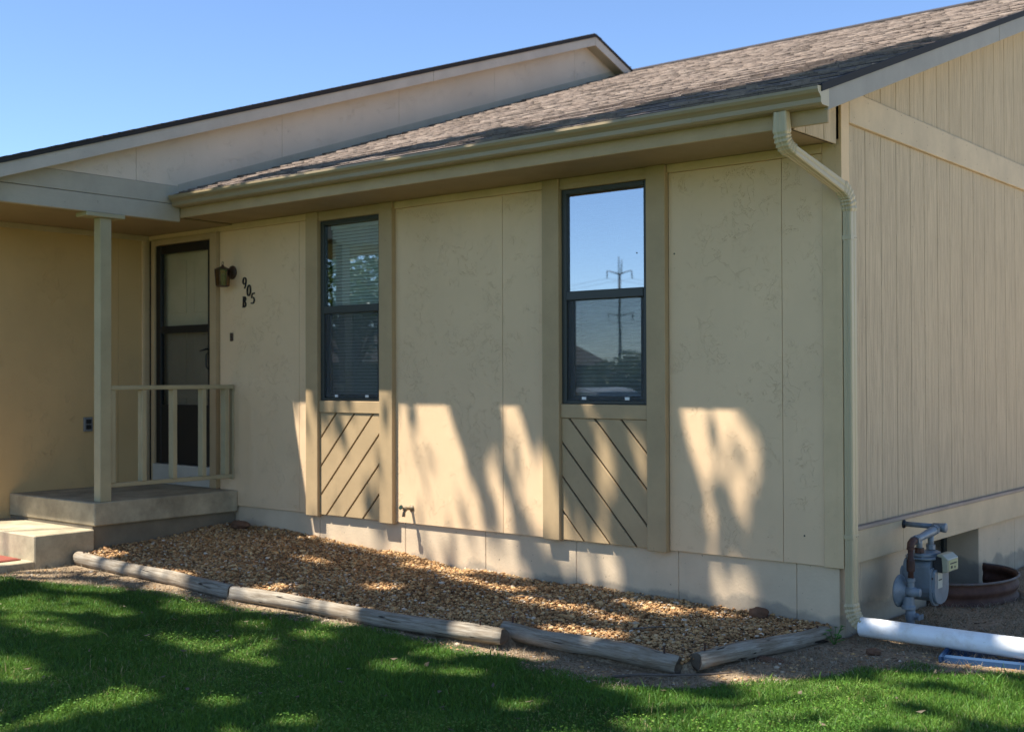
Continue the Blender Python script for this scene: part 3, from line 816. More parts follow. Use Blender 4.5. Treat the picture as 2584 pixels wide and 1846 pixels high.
# porch ceiling, side wall, neighbouring front wall, rear shell
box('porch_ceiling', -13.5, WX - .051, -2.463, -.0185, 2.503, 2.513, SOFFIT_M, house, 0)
pw = box('porch_wall', -7.25, -7.064, -1.93, 0.0, -.5, 2.502, GAP, house, 0)
for a, b in ((-1.93, -1.56), (-1.56, -.341), (-.341, -.090)):
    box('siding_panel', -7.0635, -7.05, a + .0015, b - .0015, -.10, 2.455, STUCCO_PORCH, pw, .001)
box('trim_board', -7.0634, -7.032, -.0895, -.060, .14, 2.455, BEIGE_TRIM, pw, .002)
box('trim_board', -7.0633, -7.047, -.0595, -.0005, .14, 2.455, BEIGE_TRIM, pw, .002)
box('frieze_board', -7.0632, -7.035, -1.93, -.0005, 2.4555, 2.502, BEIGE_TRIM_Y, pw, .002)
box('wing_front_wall', -13.2, -7.252, -1.95, -1.80, -.6, 2.502, STUCCO, house, 0)
bm = bmesh.new(); bm_box(bm, -13.2, -.1, 12.4, 12.55, -.6, 2.6); bm_box(bm, -13.35, -13.2, -1.95, 12.55, -.6, 2.6)
bm_obj('rear_wall', bm, STUCCO, house)

# ------------------------------------------------------------------ porch slab, steps, walk
porch = thing('concrete_porch', 'grey concrete porch slab with step in front of the black storm door', 'porch', (-6.37, -.7, -.4))
SLAB = box('slab', -7.048, -5.690, -1.412, -.001, -.050, .137, CONC, porch, .008)
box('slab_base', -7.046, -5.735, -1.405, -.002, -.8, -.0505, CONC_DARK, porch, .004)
box('step', -7.048, -5.692, -1.920, -1.4125, -.75, -.074, CONC, porch, .008)
walk = box('walkway', -7.2, -5.691, -9.0, -1.9205, -.60, -.268, CONC, None, .006); tag(walk, kind='structure')
mt = thing('door_mat', 'red rubber mat lying on the walkway below the step', 'mat', (-6.2, -2.3, -.268))
box('mat', -6.75, -5.84, -2.75, -1.965, -.268, -.254, RED_MAT, mt, .003)
box('border', -6.76, -5.83, -2.76, -1.955, -.2678, -.258, RED_MAT, mt, .003)

# post
post = thing('porch_post', 'square tan wooden post holding up the porch beam', 'post', (-5.765, -1.295, .137))
box('shaft', -5.812, -5.718, -1.345, -1.243, .137, 2.436, RAIL_M, post, .004)
box('cap_plate', -5.845, -5.685, -1.488, -1.138, 2.4365, 2.469, RAIL_M, post, .003)
# railing
rail = thing('porch_railing', 'tan wooden railing between porch post and front wall', 'railing', (-5.765, -.62, .137))
box('top_rail', -5.805, -5.725, -1.2425, -.020, 1.040, 1.076, RAIL_M, rail, .004)
box('bottom_rail', -5.785, -5.745, -1.2425, -.020, .245, .280, RAIL_M, rail, .004)
for yb in (-1.215, -.925, -.625, -.325, -.085):
    box('baluster', -5.800, -5.735, yb - .022, yb + .022, .2805, 1.0395, RAIL_M, rail, .003)
box('end_post', -5.79, -5.740, -.0195, -.0185 + .017, .235, 1.078, RAIL_M, rail, .003)

# ------------------------------------------------------------------ small things on the wall
lan = thing('wall_lantern', 'small bronze lantern with glass sides beside the storm door', 'lantern', (-5.765, -.005, 2.08))
bm = bmesh.new(); lathe(bm, (-5.765, -.0005, 2.08), (0, -1, 0), [(0, .062), (.008, .060), (.018, .045), (.026, .018)], 24)
bm_obj('back_plate', bm, BRONZE, lan, True)
tube('arm', [(-5.765, -.02, 2.085), (-5.762, -.05, 2.082), (-5.758, -.085, 2.098), (-5.755, -.115, 2.112)], .008, BRONZE, lan, 8)
bm = bmesh.new(); lathe(bm, (-5.752, -.118, 2.0), (0, 0, 1), [(.098, .072), (.102, .074), (.116, .040), (.128, .014), (.140, .010)], 6); bm_obj('cap', bm, BRONZE, lan)
bm = bmesh.new()
bm_tube(bm, [(-5.752 + .012 * math.cos(a), -.118, 2.154 + .014 * math.sin(a)) for a in [i * math.pi / 6 for i in range(13)]], .0028, 6, False); bm_obj('loop', bm, BRONZE, lan)
bm = bmesh.new(); lathe(bm, (-5.752, -.118, 1.945), (0, 0, 1), [(0, .050), (.008, .058), (.012, .058)], 6); bm_obj('base', bm, BRONZE, lan)
for i in range(6):
    a = 2 * math.pi * i / 6
    # ribs follow the hexagon corners of the cap
    ux, uy = Vector((1, 0)), None
    px0 = (-5.752 + .057 * math.cos(a + math.pi / 6 * 0), -.118 + .057 * math.sin(a), 1.956); px1 = (-5.752 + .069 * math.cos(a), -.118 + .069 * math.sin(a), 2.099)
    tube('rib', [px0, px1], .004, BRONZE, lan, 6)
    a2 = a + math.pi / 3
    q0 = Vector((-5.752 + .055 * math.cos(a), -.118 + .055 * math.sin(a), 1.957)); q1 = Vector((-5.752 + .055 * math.cos(a2), -.118 + .055 * math.sin(a2), 1.957))
    q2 = Vector((-5.752 + .067 * math.cos(a2), -.118 + .067 * math.sin(a2), 2.098)); q3 = Vector((-5.752 + .067 * math.cos(a), -.118 + .067 * math.sin(a), 2.098))
    mesh_obj('pane', [q0, q1, q2, q3], [(0, 1, 2, 3)], LGLASS, lan)
tube('bulb', [(-5.752, -.118, 1.96), (-5.752, -.118, 1.985), (-5.752, -.118, 2.01), (-5.752, -.118, 2.045), (-5.752, -.118, 2.062)], [.010, .012, .020, .018, .006], PLATE, lan, 10)

def ribbon(bm, pts, ws, x, z, h, wd, y0=-.001, y1=-.011, slant=.12):
    """stroke with varying width; pts in the unit glyph box"""
    P2 = [Vector((x + p[0] * wd + (p[1] - .5) * slant * wd, z + p[1] * h)) for p in pts]
    L_, R_ = [], []
    for i, p in enumerate(P2):
        t = (P2[min(i + 1, len(P2) - 1)] - P2[max(i - 1, 0)]).normalized(); n = Vector((-t.y, t.x)); w = ws[i] if hasattr(ws, '__len__') else ws
        L_.append(p + n * w); R_.append(p - n * w)
    for i in range(len(P2) - 1):
        q = [L_[i], L_[i + 1], R_[i + 1], R_[i]]
        f = [bm.verts.new((v.x, y1, v.y)) for v in q]; b = [bm.verts.new((v.x, y0, v.y)) for v in q]
        bm.faces.new(f[::-1]); bm.faces.new(b)
        for k in range(4): bm.faces.new((f[k], f[(k + 1) % 4], b[(k + 1) % 4], b[k]))
def arc(cx, cy, rx, ry, a0, a1, n=18):
    return [(cx + rx * math.cos(R(a0 + (a1 - a0) * i / n)), cy + ry * math.sin(R(a0 + (a1 - a0) * i / n))) for i in range(n + 1)]
def arcw(a0, a1, thin, thick, n=18):
    return [thin + (thick - thin) * abs(math.cos(R(a0 + (a1 - a0) * i / n))) for i in range(n + 1)]
TH, TK = .0028, .0068
def glyph(name, label, x, z, strokes, h=.100, wd=.052):
    t = thing(name, label, 'house number', (x + wd / 2, 0, z), 'house numbers by the door')
    bm = bmesh.new()
    for pts, ws in strokes: ribbon(bm, pts, ws, x, z, h, wd)
    bm_obj('character', bm, NUM_M, t)
nine = [(arc(.5, .68, .40, .30, 0, 360), arcw(0, 360, TH, TK)), (arc(.40, .60, .50, .60, 10, -75, 14), [TK - (TK - TH) * i / 14 for i in range(15)])]
zero = [(arc(.5, .5, .42, .48, 0, 360, 28), arcw(0, 360, TH, TK, 28))]
five = [([(.90, .96), (.30, .93)], [TK * .8, TK * .8]), ([(.30, .96), (.18, .55)], [TH, TH]), (arc(.40, .30, .48, .30, 125, -130, 22), arcw(125, -130, TH, TK, 22))]
bee = [([(.28, 0), (.28, 1)], [TK, TK]), ([(.05, .97), (.30, .97)], [TH, TH]), ([(.05, .03), (.30, .03)], [TH, TH]),
       ([(.28, .97), (.45, .97)] + arc(.45, .755, .36, .215, 90, -90, 12) + [(.28, .54)], [TH, TH] + arcw(90, -90, TH, TK, 12) + [TH]),
       ([(.28, .53), (.45, .53)] + arc(.45, .28, .46, .25, 90, -90, 12) + [(.28, .03)], [TH, TH] + arcw(90, -90, TH, TK, 12) + [TH])]
glyph('house_number', 'black numeral 9 on the wall, topmost of the house number', -5.614, 1.927, nine)
glyph('house_number', 'black numeral 0 in the middle of the stepped house number', -5.552, 1.858, zero)
glyph('house_number', 'black numeral 5, lowest digit of the stepped house number', -5.497, 1.790, five, .095)
glyph('house_number', 'black letter B under the house number', -5.617, 1.760, bee, .098)

bell = thing('doorbell', 'small dark doorbell button on the wall right of the door', 'doorbell', (-5.772, 0, 1.50))
box('plate', -5.793, -5.752, -.012, -.0005, 1.466, 1.540, BRONZE, bell, .004)
bm = bmesh.new(); lathe(bm, (-5.7725, -.0122, 1.503), (0, -1, 0), [(0, .010), (.004, .009)], 12); bm_obj('button', bm, DARKM, bell)
out = thing('wall_outlet', 'grey weatherproof outlet on the porch wall behind the post', 'outlet', (-7.05, -.66, .715))
box('cover', -7.0498, -7.028, -.705, -.618, .650, .780, OUTLET_M, out, .004)
for z in (.690, .740): box('flap', -7.0278, -7.020, -.688, -.635, z - .020, z + .020, DARKM, out, .002)
fc = thing('hose_faucet', 'small brass hose faucet with green handle low on the front wall', 'faucet', (-3.53, 0, .12))
bm = bmesh.new(); lathe(bm, (-3.53, -.0005, .12), (0, -1, 0), [(0, .026), (.006, .026), (.008, .014), (.06, .013), (.065, .018), (.085, .018)], 14); bm_obj('body', bm, BRASS, fc, True)
tube('spout', [(-3.53, -.06, .118), (-3.53, -.085, .095), (-3.53, -.092, .06)], [.012, .012, .014], BRASS, fc, 10)
tube('stem', [(-3.53, -.08, .122), (-3.53, -.118, .135)], .006, BRASS, fc, 8)
bm = bmesh.new(); d_ = Vector((0, -.94, .33)).normalized(); lathe(bm, Vector((-3.53, -.116, .134)), d_, [(0, .016), (.004, .020), (.009, .018), (.011, .008)], 9); bm_obj('handle', bm, GREENH, fc)

# ------------------------------------------------------------------ gas meter
gm = thing('gas_meter', 'grey gas meter with round regulator and rusty riser at the side wall', 'gas meter', (.25, .55, -.42))
MX = .25
tube('outlet_pipe', [(.0265, .883, .178), (.235, .883, .176)], .0165, METER, gm, 14)
bm = bmesh.new(); lathe(bm, (.0262, .883, .178), (1, 0, 0), [(0, .028), (.006, .028), (.014, .020)], 16); bm_obj('wall_flange', bm, DARKM, gm)
bm = bmesh.new(); lathe(bm, (.215, .883, .172), (1, 0, 0), [(0, .022), (.004, .026), (.055, .028), (.072, .030), (.085, .030), (.088, .024)], 16); bm_obj('tee', bm, METER, gm, True)
bm = bmesh.new(); bm_tube(bm, [(MX, .870, .166), (MX, .80, .158), (MX, .78, .156), (MX, .70, .150), (MX, .60, .140), (MX, .53, .134), (MX, .500, .131)], [.026, .026, .030, .026, .022, .026, .027], 14)
bm_obj('meter_bar', bm, METER, gm, True)
bm = bmesh.new(); lathe(bm, (MX, .835, .162), (0, -1, -.08), [(0, .033), (.026, .033)], 6); bm_obj('union_nut', bm, METER, gm)
bm = bmesh.new(); lathe(bm, (MX, .512, .132), (0, -1, -.08), [(0, .031), (.02, .031)], 6); bm_obj('union_nut', bm, METER, gm)
for yy in (.565, .755):
    tube('port', [(MX, yy, .150), (MX, yy, .052)], .0185, METER, gm, 12)
    bm = bmesh.new(); lathe(bm, (MX, yy, .048), (0, 0, 1), [(0, .029), (.030, .029)], 8); bm_obj('port_nut', bm, RUST if yy < .6 else METER, gm)
# body
bm = bmesh.new()
yc = .662
def rrect(hw, z0, z1, rt_, rb):
    pts = []
    for cx, cz, r_, a0 in ((yc + hw - rb, z0 + rb, rb, -90), (yc + hw - rt_, z1 - rt_, rt_, 0), (yc - hw + rt_, z1 - rt_, rt_, 90), (yc - hw + rb, z0 + rb, rb, 180)):
        for i in range(6): a = R(a0 + 18 * i); pts.append((cx + r_ * math.cos(a), cz + r_ * math.sin(a)))
    return pts
bm_prism(bm, rrect(.118, -.250, .008, .05, .085), 0, .155, .320); bm_obj('body', bm, METER, gm, False)
bm = bmesh.new(); bm_prism(bm, rrect(.130, -.275, -.04, .035, .085), 0, .3205, .334); bm_obj('front_flange', bm, METER, gm)
bm = bmesh.new(); bm_prism(bm, rrect(.116, -.262, -.05, .03, .075), 0, .3342, .352, .004); bm_obj('front_cover', bm, METER, gm)
bm = bmesh.new(); bm_prism(bm, rrect(.130, -.275, -.04, .035, .085), 0, .140, .1548); bm_obj('rear_flange', bm, METER, gm)
bm = bmesh.new(); bm_prism(bm, [(MX + .112 * math.cos(i * math.pi / 14), yc + .145 * math.sin(i * math.pi / 14)) for i in range(28)], 2, .0085, .022, .003)
bm_prism(bm, [(MX + .085 * math.cos(i * math.pi / 14), yc + .125 * math.sin(i * math.pi / 14)) for i in range(28)], 2, .0222, .044, .005); bm_obj('top_cap', bm, METER, gm)
for i, (yy, zz) in enumerate([(.545, -.10), (.545, -.18), (.58, -.245), (.66, -.268), (.745, -.245), (.782, -.18), (.782, -.10), (.60, -.05), (.72, -.05)]):
    bm = bmesh.new(); lathe(bm, (.334, yy, zz), (1, 0, 0), [(0, .007), (.006, .006)], 6); bm_obj('bolt', bm, METER if i % 3 else RUST, gm)
for i in range(8):
    a = 2 * math.pi * i / 8 + .3
    bm = bmesh.new(); lathe(bm, (MX + .098 * math.cos(a), yc + .132 * math.sin(a), .022), (0, 0, 1), [(0, .007), (.006, .006)], 6); bm_obj('bolt', bm, METER, gm)
# index box, with its faceted lens
bm = bmesh.new(); bm_prism(bm, [(.325, -.062), (.385, -.068), (.385, .030), (.345, .030), (.325, .010)], 1, .585, .745, .004); bm_obj('index_housing', bm, DARKM, gm)
bm = bmesh.new(); bm_prism(bm, [(.386, -.066), (.420, -.058), (.420, .018), (.386, .046), (.352, .046), (.352, .0315), (.386, .0315)], 1, .575, .755, .004)
ix = bm_obj('index_lens', bm, INDEX_M, gm)
box('index_label', .4203, .4222, .590, .742, -.050, .012, INDEX_F, ix, 0)
for (a, b, z0, z1) in ((.61, .72, -.014, -.006), (.62, .65, -.040, -.024), (.68, .70, -.042, -.030)):
    box('dial_mark', .4223, .4227, a, b, z0, z1, INK, ix, 0)
box('nameplate', .3522, .3545, .590, .665, -.165, -.062, PLATE, gm, .001)
box('nameplate_mark', .3546, .3549, .60, .655, -.118, -.110, INK, gm, 0)
# riser and elbow
RY = .425
tube('riser', [(MX, RY, -.105), (MX, RY, .098)], .0165, RUST, gm, 14)
tube('riser_elbow', [(MX, RY, .085), (MX, RY, .100), (MX, RY + .008, .118), (MX, RY + .03, .129), (MX, RY + .055, .1305), (MX, RY + .085, .131)], [.021, .022, .0235, .0225, .022, .022], RUST, gm, 14)
for z in (.082, -.004):
    bm = bmesh.new(); lathe(bm, (MX, RY, z), (0, 0, 1), [(0, .0235), (.012, .0235)] if z > 0 else [(-.045, .0225), (-.035, .0245), (.018, .0245), (.026, .0215)], 14); bm_obj('coupling', bm, RUST, gm, False)
# regulator
bm = bmesh.new(); lathe(bm, (.150, RY, -.172), (1, 0, 0), [(0, .030), (.008, .055), (.020, .088), (.026, .098), (.036, .098), (.040, .086), (.052, .068), (.066, .040), (.076, .034)], 32); bm_obj('regulator_disc', bm, METER, gm, True)
for i in range(8):
    a = 2 * math.pi * i / 8
    bm = bmesh.new(); lathe(bm, (.186, RY + .091 * math.cos(a), -.172 + .091 * math.sin(a)), (1, 0, 0), [(0, .006), (.006, .005)], 6); bm_obj('bolt', bm, METER, gm)
bm = bmesh.new(); lathe(bm, (.222, RY, -.172), (1, 0, 0), [(0, .033), (.055, .031), (.06, .026), (.085, .026), (.088, .020)], 18); bm_obj('spring_housing', bm, METER, gm, True)
bm = bmesh.new(); lathe(bm, (MX, RY, -.100), (0, 0, -1), [(-.012, .026), (.010, .026), (.014, .021), (.060, .021)], 14); lathe(bm, (.235, RY, -.200), (0, 0, -1), [(0, .033), (.050, .036), (.060, .042), (.075, .042)], 16); bm_obj('regulator_body', bm, METER, gm, False)
bm = bmesh.new(); lathe(bm, (.245, RY + .005, -.270), (0, 0, -1), [(0, .026), (.03, .030), (.05, .033), (.075, .028), (.1, .021), (.155, .018)], 12); bm_obj('stop_valve', bm, METER, gm, True)
bm = bmesh.new(); lathe(bm, (.255, RY + .01, -.318), (.95, -.1, 0), [(0, .022), (.035, .020), (.045, .012), (.06, .010)], 8); bm_box(bm, .300, .312, RY - .030, RY + .040, -.335, -.305, .002); bm_obj('valve_key', bm, METER, gm)

# ------------------------------------------------------------------ window well
well = thing('window_well', 'rusty corrugated steel window well around the basement window', 'window well', (0, 1.92, -.42))
def ring(rx, ry, n=40): return [(rx * math.sin(math.pi * i / n), 1.92 - ry * math.cos(math.pi * i / n)) for i in range(n + 1)]
bm = bmesh.new(); zs = np.linspace(-.78, -.275, 34); rows = []
for z in zs:
    d = .010 * math.sin((z + .275) / .085 * 2 * math.pi)
    rows.append([bm.verts.new((x + .004, y, z)) for x, y in ring(.385 + d, .545 + d)])
for a, b in zip(rows, rows[1:]):
    for k in range(len(a) - 1): bm.faces.new((a[k], a[k + 1], b[k + 1], b[k]))
wo_ = bm_obj('corrugated_shell', bm, WELL_OUT, well, True)
sm_ = wo_.modifiers.new('thick', 'SOLIDIFY'); sm_.thickness = .004
bm = bmesh.new(); bm_tube(bm, [(x + .004, y, -.272) for x, y in ring(.392, .552)], .0085, 8); bm_obj('rim', bm, m_rust('well_rim_steel', (.16, .15, .14), (.11, .075, .055)), well, True)

# ------------------------------------------------------------------ drain pipe and splash block
pv = thing('drain_pipe', 'white plastic drain pipe lying at the end of the downspout', 'pipe', (.8, .03, -.39))
PA, PB = Vector((.105, .030, -.336)), Vector((1.75, .032, -.336))
bm = bmesh.new(); rings = []
for x, r_ in ((PA.x, .0515), (PA.x, .0555), (PA.x + .003, .0565), (PB.x, .0565), (PB.x, .0515)):
    rings.append([bm.verts.new((x, .030 + r_ * math.cos(2 * math.pi * k / 40), -.336 + r_ * math.sin(2 * math.pi * k / 40))) for k in range(40)])
rings.append([bm.verts.new((PA.x + .0001, v.co.y, v.co.z)) for v in rings[0]])
for a, b in zip(rings[:5], rings[1:5]):
    for k in range(40): bm.faces.new((a[k], a[(k + 1) % 40], b[(k + 1) % 40], b[k]))
inner0 = [bm.verts.new((PA.x, .030 + .0515 * math.cos(2 * math.pi * k / 40), -.336 + .0515 * math.sin(2 * math.pi * k / 40))) for k in range(40)]
for k in range(40): bm.faces.new((rings[4][k], rings[4][(k + 1) % 40], inner0[(k + 1) % 40], inner0[k]))
bmesh.ops.remove_doubles(bm, verts=bm.verts[:], dist=.0003)
bm_obj('barrel', bm, PVC, pv, True)
tag(pv, 'white plastic drain pipe lying at the end of the downspout', 'pipe')
sb = thing('splash_block', 'blue plastic splash block under the white drain pipe', 'splash block', (1.0, .03, -.42))
Mr = Matrix.Translation((1.05, .055, -.425)) @ Matrix.Rotation(R(11), 4, 'Z')
bm = bmesh.new(); bm_box(bm, -.42, .42, -.16, .16, .0, .012, .003, Mr); bm_obj('floor', bm, BLUE, sb)
for nm, a in (('rim', (-.42, .42, -.19, -.158)), ('rim', (-.42, .42, .158, .19))):
    bm = bmesh.new(); bm_box(bm, a[0], a[1], a[2], a[3], -.002, .046, .009, Mr); bm_obj(nm, bm, BLUE, sb)
bm = bmesh.new(); bm_box(bm, -.447, -.4205, -.189, .189, -.001, .045, .009, Mr); bm_obj('rim', bm, BLUE, sb)

# ------------------------------------------------------------------ edging logs
def make_log(p0, p1, r, label, seed, spikes):
    p0, p1 = Vector(p0), Vector(p1); d = p1 - p0; L_ = d.length
    t = bpy.data.objects.new('edging_log', None); C.objects.link(t); t.location = (p0 + p1) / 2 - Vector((0, 0, r)); tag(t, label, 'log', 'weathered logs edging the gravel bed')
    rg = random.Random(seed); n, m = 46, 24
    bm = bmesh.new(); rings = []
    for i in range(n + 1):
        f = i / n; x = (f - .5) * L_
        rr_ = r * (1 + .05 * math.sin(f * 7 + seed) + .03 * math.sin(f * 19 + seed * 2))
        if i in (0, n): rr_ *= .93
        oy, oz = .010 * math.sin(f * 5 + seed), .006 * math.sin(f * 8 + seed * 3)
        ring_ = []
        for k in range(m):
            a = 2 * math.pi * k / m
            q = rr_ * (1 + .030 * math.sin(3 * a + seed + f * 3) + .022 * math.sin(5 * a + f * 9 + seed) + (rg.random() - .5) * .020)
            if math.sin(a) < -.75: q *= .96
            ring_.append(bm.verts.new((x + (.010 * math.sin(2 * a + seed) if i in (0, n) else 0), oy + q * math.cos(a), oz + q * math.sin(a))))
        rings.append(ring_)
    for a, b in zip(rings, rings[1:]):
        for k in range(m): bm.faces.new((a[k], a[(k + 1) % m], b[(k + 1) % m], b[k])).smooth = True
    caps = [bm.faces.new(rings[0][::-1]), bm.faces.new(rings[-1])]
    bmesh.ops.recalc_face_normals(bm, faces=bm.faces[:])
    me = bpy.data.meshes.new('trunk'); 
    for f in caps: f.material_index = 1
    bm.to_mesh(me); bm.free(); me.materials.append(LOG_M); me.materials.append(LOG_END)
    o = bpy.data.objects.new('trunk', me); C.objects.link(o); o.parent = t
    q = d.to_track_quat('X', 'Z'); o.rotation_euler = q.to_euler(); o.location = (0, 0, r)
    for f, h, lean in spikes:
        bm = bmesh.new(); bm_tube(bm, [(0, 0, -.03), (lean, 0, r + h)], .0055, 8); lathe(bm, (lean, 0, r + h), (0, 0, 1), [(0, .0095), (.004, .0085)], 8)
        s = bm_obj('spike', bm, RUST); s.parent = t; s.location = Vector((0, 0, r)) + d * (f - .5)
    return t
make_log((-5.655, -1.585, -.278), (-3.66, -1.60, -.322), .051, 'weathered log nearest the porch steps, along the gravel bed', 1, [(.05, .006, .0), (.95, .006, 0)])
make_log((-3.63, -1.635, -.322), (-1.385, -1.455, -.356), .050, 'long middle log of the front edging, its spike near the joint', 2, [(.04, .006, 0), (.93, .028, -.004)])
make_log((-1.520, -1.290, -.350), (-.290, -1.345, -.362), .052, 'grey cracked log at the corner, right end of the front edging', 3, [(.06, .030, .0), (.93, .026, -.003)])
make_log((-.255, -1.245, -.358), (-.050, -.110, -.382), .050, 'log running back from the bed corner to the downspout', 4, [(.06, .036, .012), (.93, .010, 0)])

# ------------------------------------------------------------------ gravel bed
wl = np.array([(-5.7, -.16), (-5.37, -.175), (-4.7, -.20), (-3.66, -.257), (-3.12, -.300), (-2.24, -.318), (-1.18, -.322), (-.26, -.352), (0.1, -.37)])
def log_y(x): return np.interp(x, [-5.7, -3.65, -1.45, -1.40, -.29], [-1.585, -1.62, -1.46, -1.30, -1.345])
def bed_z(x, y):
    f = np.clip(-y / -log_y(x), 0, 1)
    zl = GX(x) + .060
    return np.interp(x, wl[:, 0], wl[:, 1]) * (1 - f) + zl * f + (vnoise(x * 3.3, y * 3.3 + 9) - .5) * .022 + .008
def in_bed(x, y):
    xr = np.interp(y, [-1.3, -.1], [-.27, -.06])
    return (x > -5.73) & (x < xr) & (y < .03) & (y > log_y(x))
# bed sheet under the stones
bx = np.linspace(-5.72, -.05, 150); by = np.linspace(-1.66, .018, 44)
BX, BY = np.meshgrid(bx, by); BZ = bed_z(BX, BY) - .022
BZ = np.where(in_bed(BX, BY - .0), BZ, GX(BX) - .03)
nbx = len(bx); i0 = (np.arange(len(by) - 1)[:, None] * nbx + np.arange(nbx - 1)[None, :]).reshape(-1)
bd = np_mesh('gravel_bed', np.stack([BX, BY, BZ], -1).reshape(-1, 3), np.stack([i0, i0 + 1, i0 + 1 + nbx, i0 + nbx], -1), SOIL, np.zeros(BX.size), 'turf', True)
tag(bd, kind='structure')
phi = (1 + 5 ** .5) / 2
ICO_V = np.array([(-1, phi, 0), (1, phi, 0), (-1, -phi, 0), (1, -phi, 0), (0, -1, phi), (0, 1, phi), (0, -1, -phi), (0, 1, -phi), (phi, 0, -1), (phi, 0, 1), (-phi, 0, -1), (-phi, 0, 1)]) / math.hypot(1, phi)
ICO_F = np.array([(0, 11, 5), (0, 5, 1), (0, 1, 7), (0, 7, 10), (0, 10, 11), (1, 5, 9), (5, 11, 4), (11, 10, 2), (10, 7, 6), (7, 1, 8), (3, 9, 4), (3, 4, 2), (3, 2, 6), (3, 6, 8), (3, 8, 9), (4, 9, 5), (2, 4, 11), (6, 2, 10), (8, 6, 7), (9, 8, 1)])
def stones(name, P, S, tint, mat):
    n = len(P); ax = S[:, None] * np.stack([rng.uniform(.8, 1.35, n), rng.uniform(.7, 1.1, n), rng.uniform(.34, .66, n)], -1)
    v = ICO_V[None] * (1 + rng.uniform(-.24, .24, (n, 12, 1)))
    v = v * ax[:, None, :]
    az = rng.uniform(0, 6.283, n); tl = rng.normal(0, .35, n)
    c, s = np.cos(tl), np.sin(tl)
    y_ = v[..., 1] * c[:, None] - v[..., 2] * s[:, None]; z_ = v[..., 1] * s[:, None] + v[..., 2] * c[:, None]
    c, s = np.cos(az), np.sin(az)
    x2 = v[..., 0] * c[:, None] - y_ * s[:, None]; y2 = v[..., 0] * s[:, None] + y_ * c[:, None]
    W_ = np.stack([x2, y2, z_], -1) + P[:, None, :]
    Fi = (ICO_F[None] + (np.arange(n) * 12)[:, None, None]).reshape(-1, 3)
    o = np_mesh(name, W_.reshape(-1, 3), Fi, mat, np.repeat(tint, 12)); tag(o, kind='stuff'); return o
N = 56000
x = rng.uniform(-5.73, -.05, N); y = rng.uniform(-1.64, .02, N); ok = in_bed(x, y); x, y = x[ok], y[ok]
S = np.clip(rng.lognormal(math.log(.0076), .44, len(x)), .0035, .024)
z = bed_z(x, y) + rng.uniform(-.012, .010, len(x))
tn = np.clip(rng.beta(1.4, 1.9, len(x)) * .8 + (vnoise(x * 1.5, y * 1.5) - .5) * .2, 0, .80); wh = rng.random(len(x)); tn = np.where(wh > .925, rng.uniform(.82, 1, len(x)), tn)
o = stones('gravel', np.stack([x, y, z], -1), S, tn, GRAVEL); tag(o, 'small orange brown river gravel filling the bed', 'gravel')
# strays on the bare soil
N = 2600
x = rng.uniform(-5.6, 1.6, N); y = edge_y(x) + rng.uniform(-.1, .75, N) ; ok = ~in_bed(x, y) & (y < np.where(x < -.1, -1.2, .0)) & (np.abs(y - log_y(x)) > .06) & (y < np.where(x < -.25, log_y(x), 1))
x, y = x[ok], y[ok]; S = np.clip(rng.lognormal(math.log(.006), .45, len(x)), .003, .018)
o = stones('loose_pebbles', np.stack([x, y, ground_z(x, y) + S * .2], -1), S, rng.uniform(.1, 1, len(x)), GRAVEL); tag(o, 'scattered pebbles on the bare soil outside the logs', 'pebbles')

# crumbs of earth on the bare strip
def bare(x, y): return ~in_bed(x, y) & (y > edge_y(x) - .12) & (y < np.where(x < -.25, log_y(x) - .05, 3.2)) & ((x > .03) | (y < -.08)) & (wellmask(x, y) > 1.06) & ~((x > -.30) & (x < .06) & (y > -1.3) & (y < -.05) & (np.abs(x - np.interp(y, [-1.25, -.1], [-.255, -.05])) < .055))
N = 30000
x = rng.uniform(-5.6, 1.8, N); y = rng.uniform(-2.4, 2.6, N); ok = bare(x, y) & (y < edge_y(x) + np.where(x < 0, 1.2, 2.4)); x, y = x[ok], y[ok]
S = np.clip(rng.lognormal(math.log(.0055), .5, len(x)), .0025, .018)
CLOD = m_attr('earth_crumbs', [(0, (.11, .068, .038)), (.5, (.27, .18, .105)), (.85, (.42, .30, .185)), (1, (.62, .51, .37))], .95, 0, .002)
o = stones('earth_crumbs', np.stack([x, y, ground_z(x, y) + S * .1], -1), S, rng.beta(1.6, 1.9, len(x)), CLOD); tag(o, 'crumbly brown earth on the bare strip around the logs', 'soil'); print('crumbs', len(x))

# ------------------------------------------------------------------ grass
def blades(name, x, y, z, h, w, lean, tint, mat):
    n = len(x); az = rng.uniform(0, 6.283, n); la = rng.uniform(0, 6.283, n)
    dx, dy = np.cos(az) * w / 2, np.sin(az) * w / 2; lx, ly = np.cos(la) * lean * h, np.sin(la) * lean * h
    B0 = np.stack([x - dx, y - dy, z], -1); B1 = np.stack([x + dx, y + dy, z], -1)
    hz = h * np.sqrt(np.clip(1 - .6 * lean ** 2, .05, 1))
    M0 = np.stack([x - dx * .8 + lx * .32, y - dy * .8 + ly * .32, z + hz * .58], -1); M1 = np.stack([x + dx * .8 + lx * .32, y + dy * .8 + ly * .32, z + hz * .58], -1)
    T0 = np.stack([x + lx, y + ly, z + hz], -1)
    Vv = np.stack([B0, B1, M0, M1, T0], 1).reshape(-1, 3); b = np.arange(n)[:, None] * 5
    Ff = np.concatenate([b + np.array([[0, 1, 3]]), b + np.array([[0, 3, 2]]), b + np.array([[2, 3, 4]])])
    o = np_mesh(name, Vv, Ff, mat, np.repeat(tint, 5)); tag(o, kind='stuff'); return o
def grass_pts(n, x0, x1, y0, y1):
    return rng.uniform(x0, x1, n), rng.uniform(y0, y1, n)
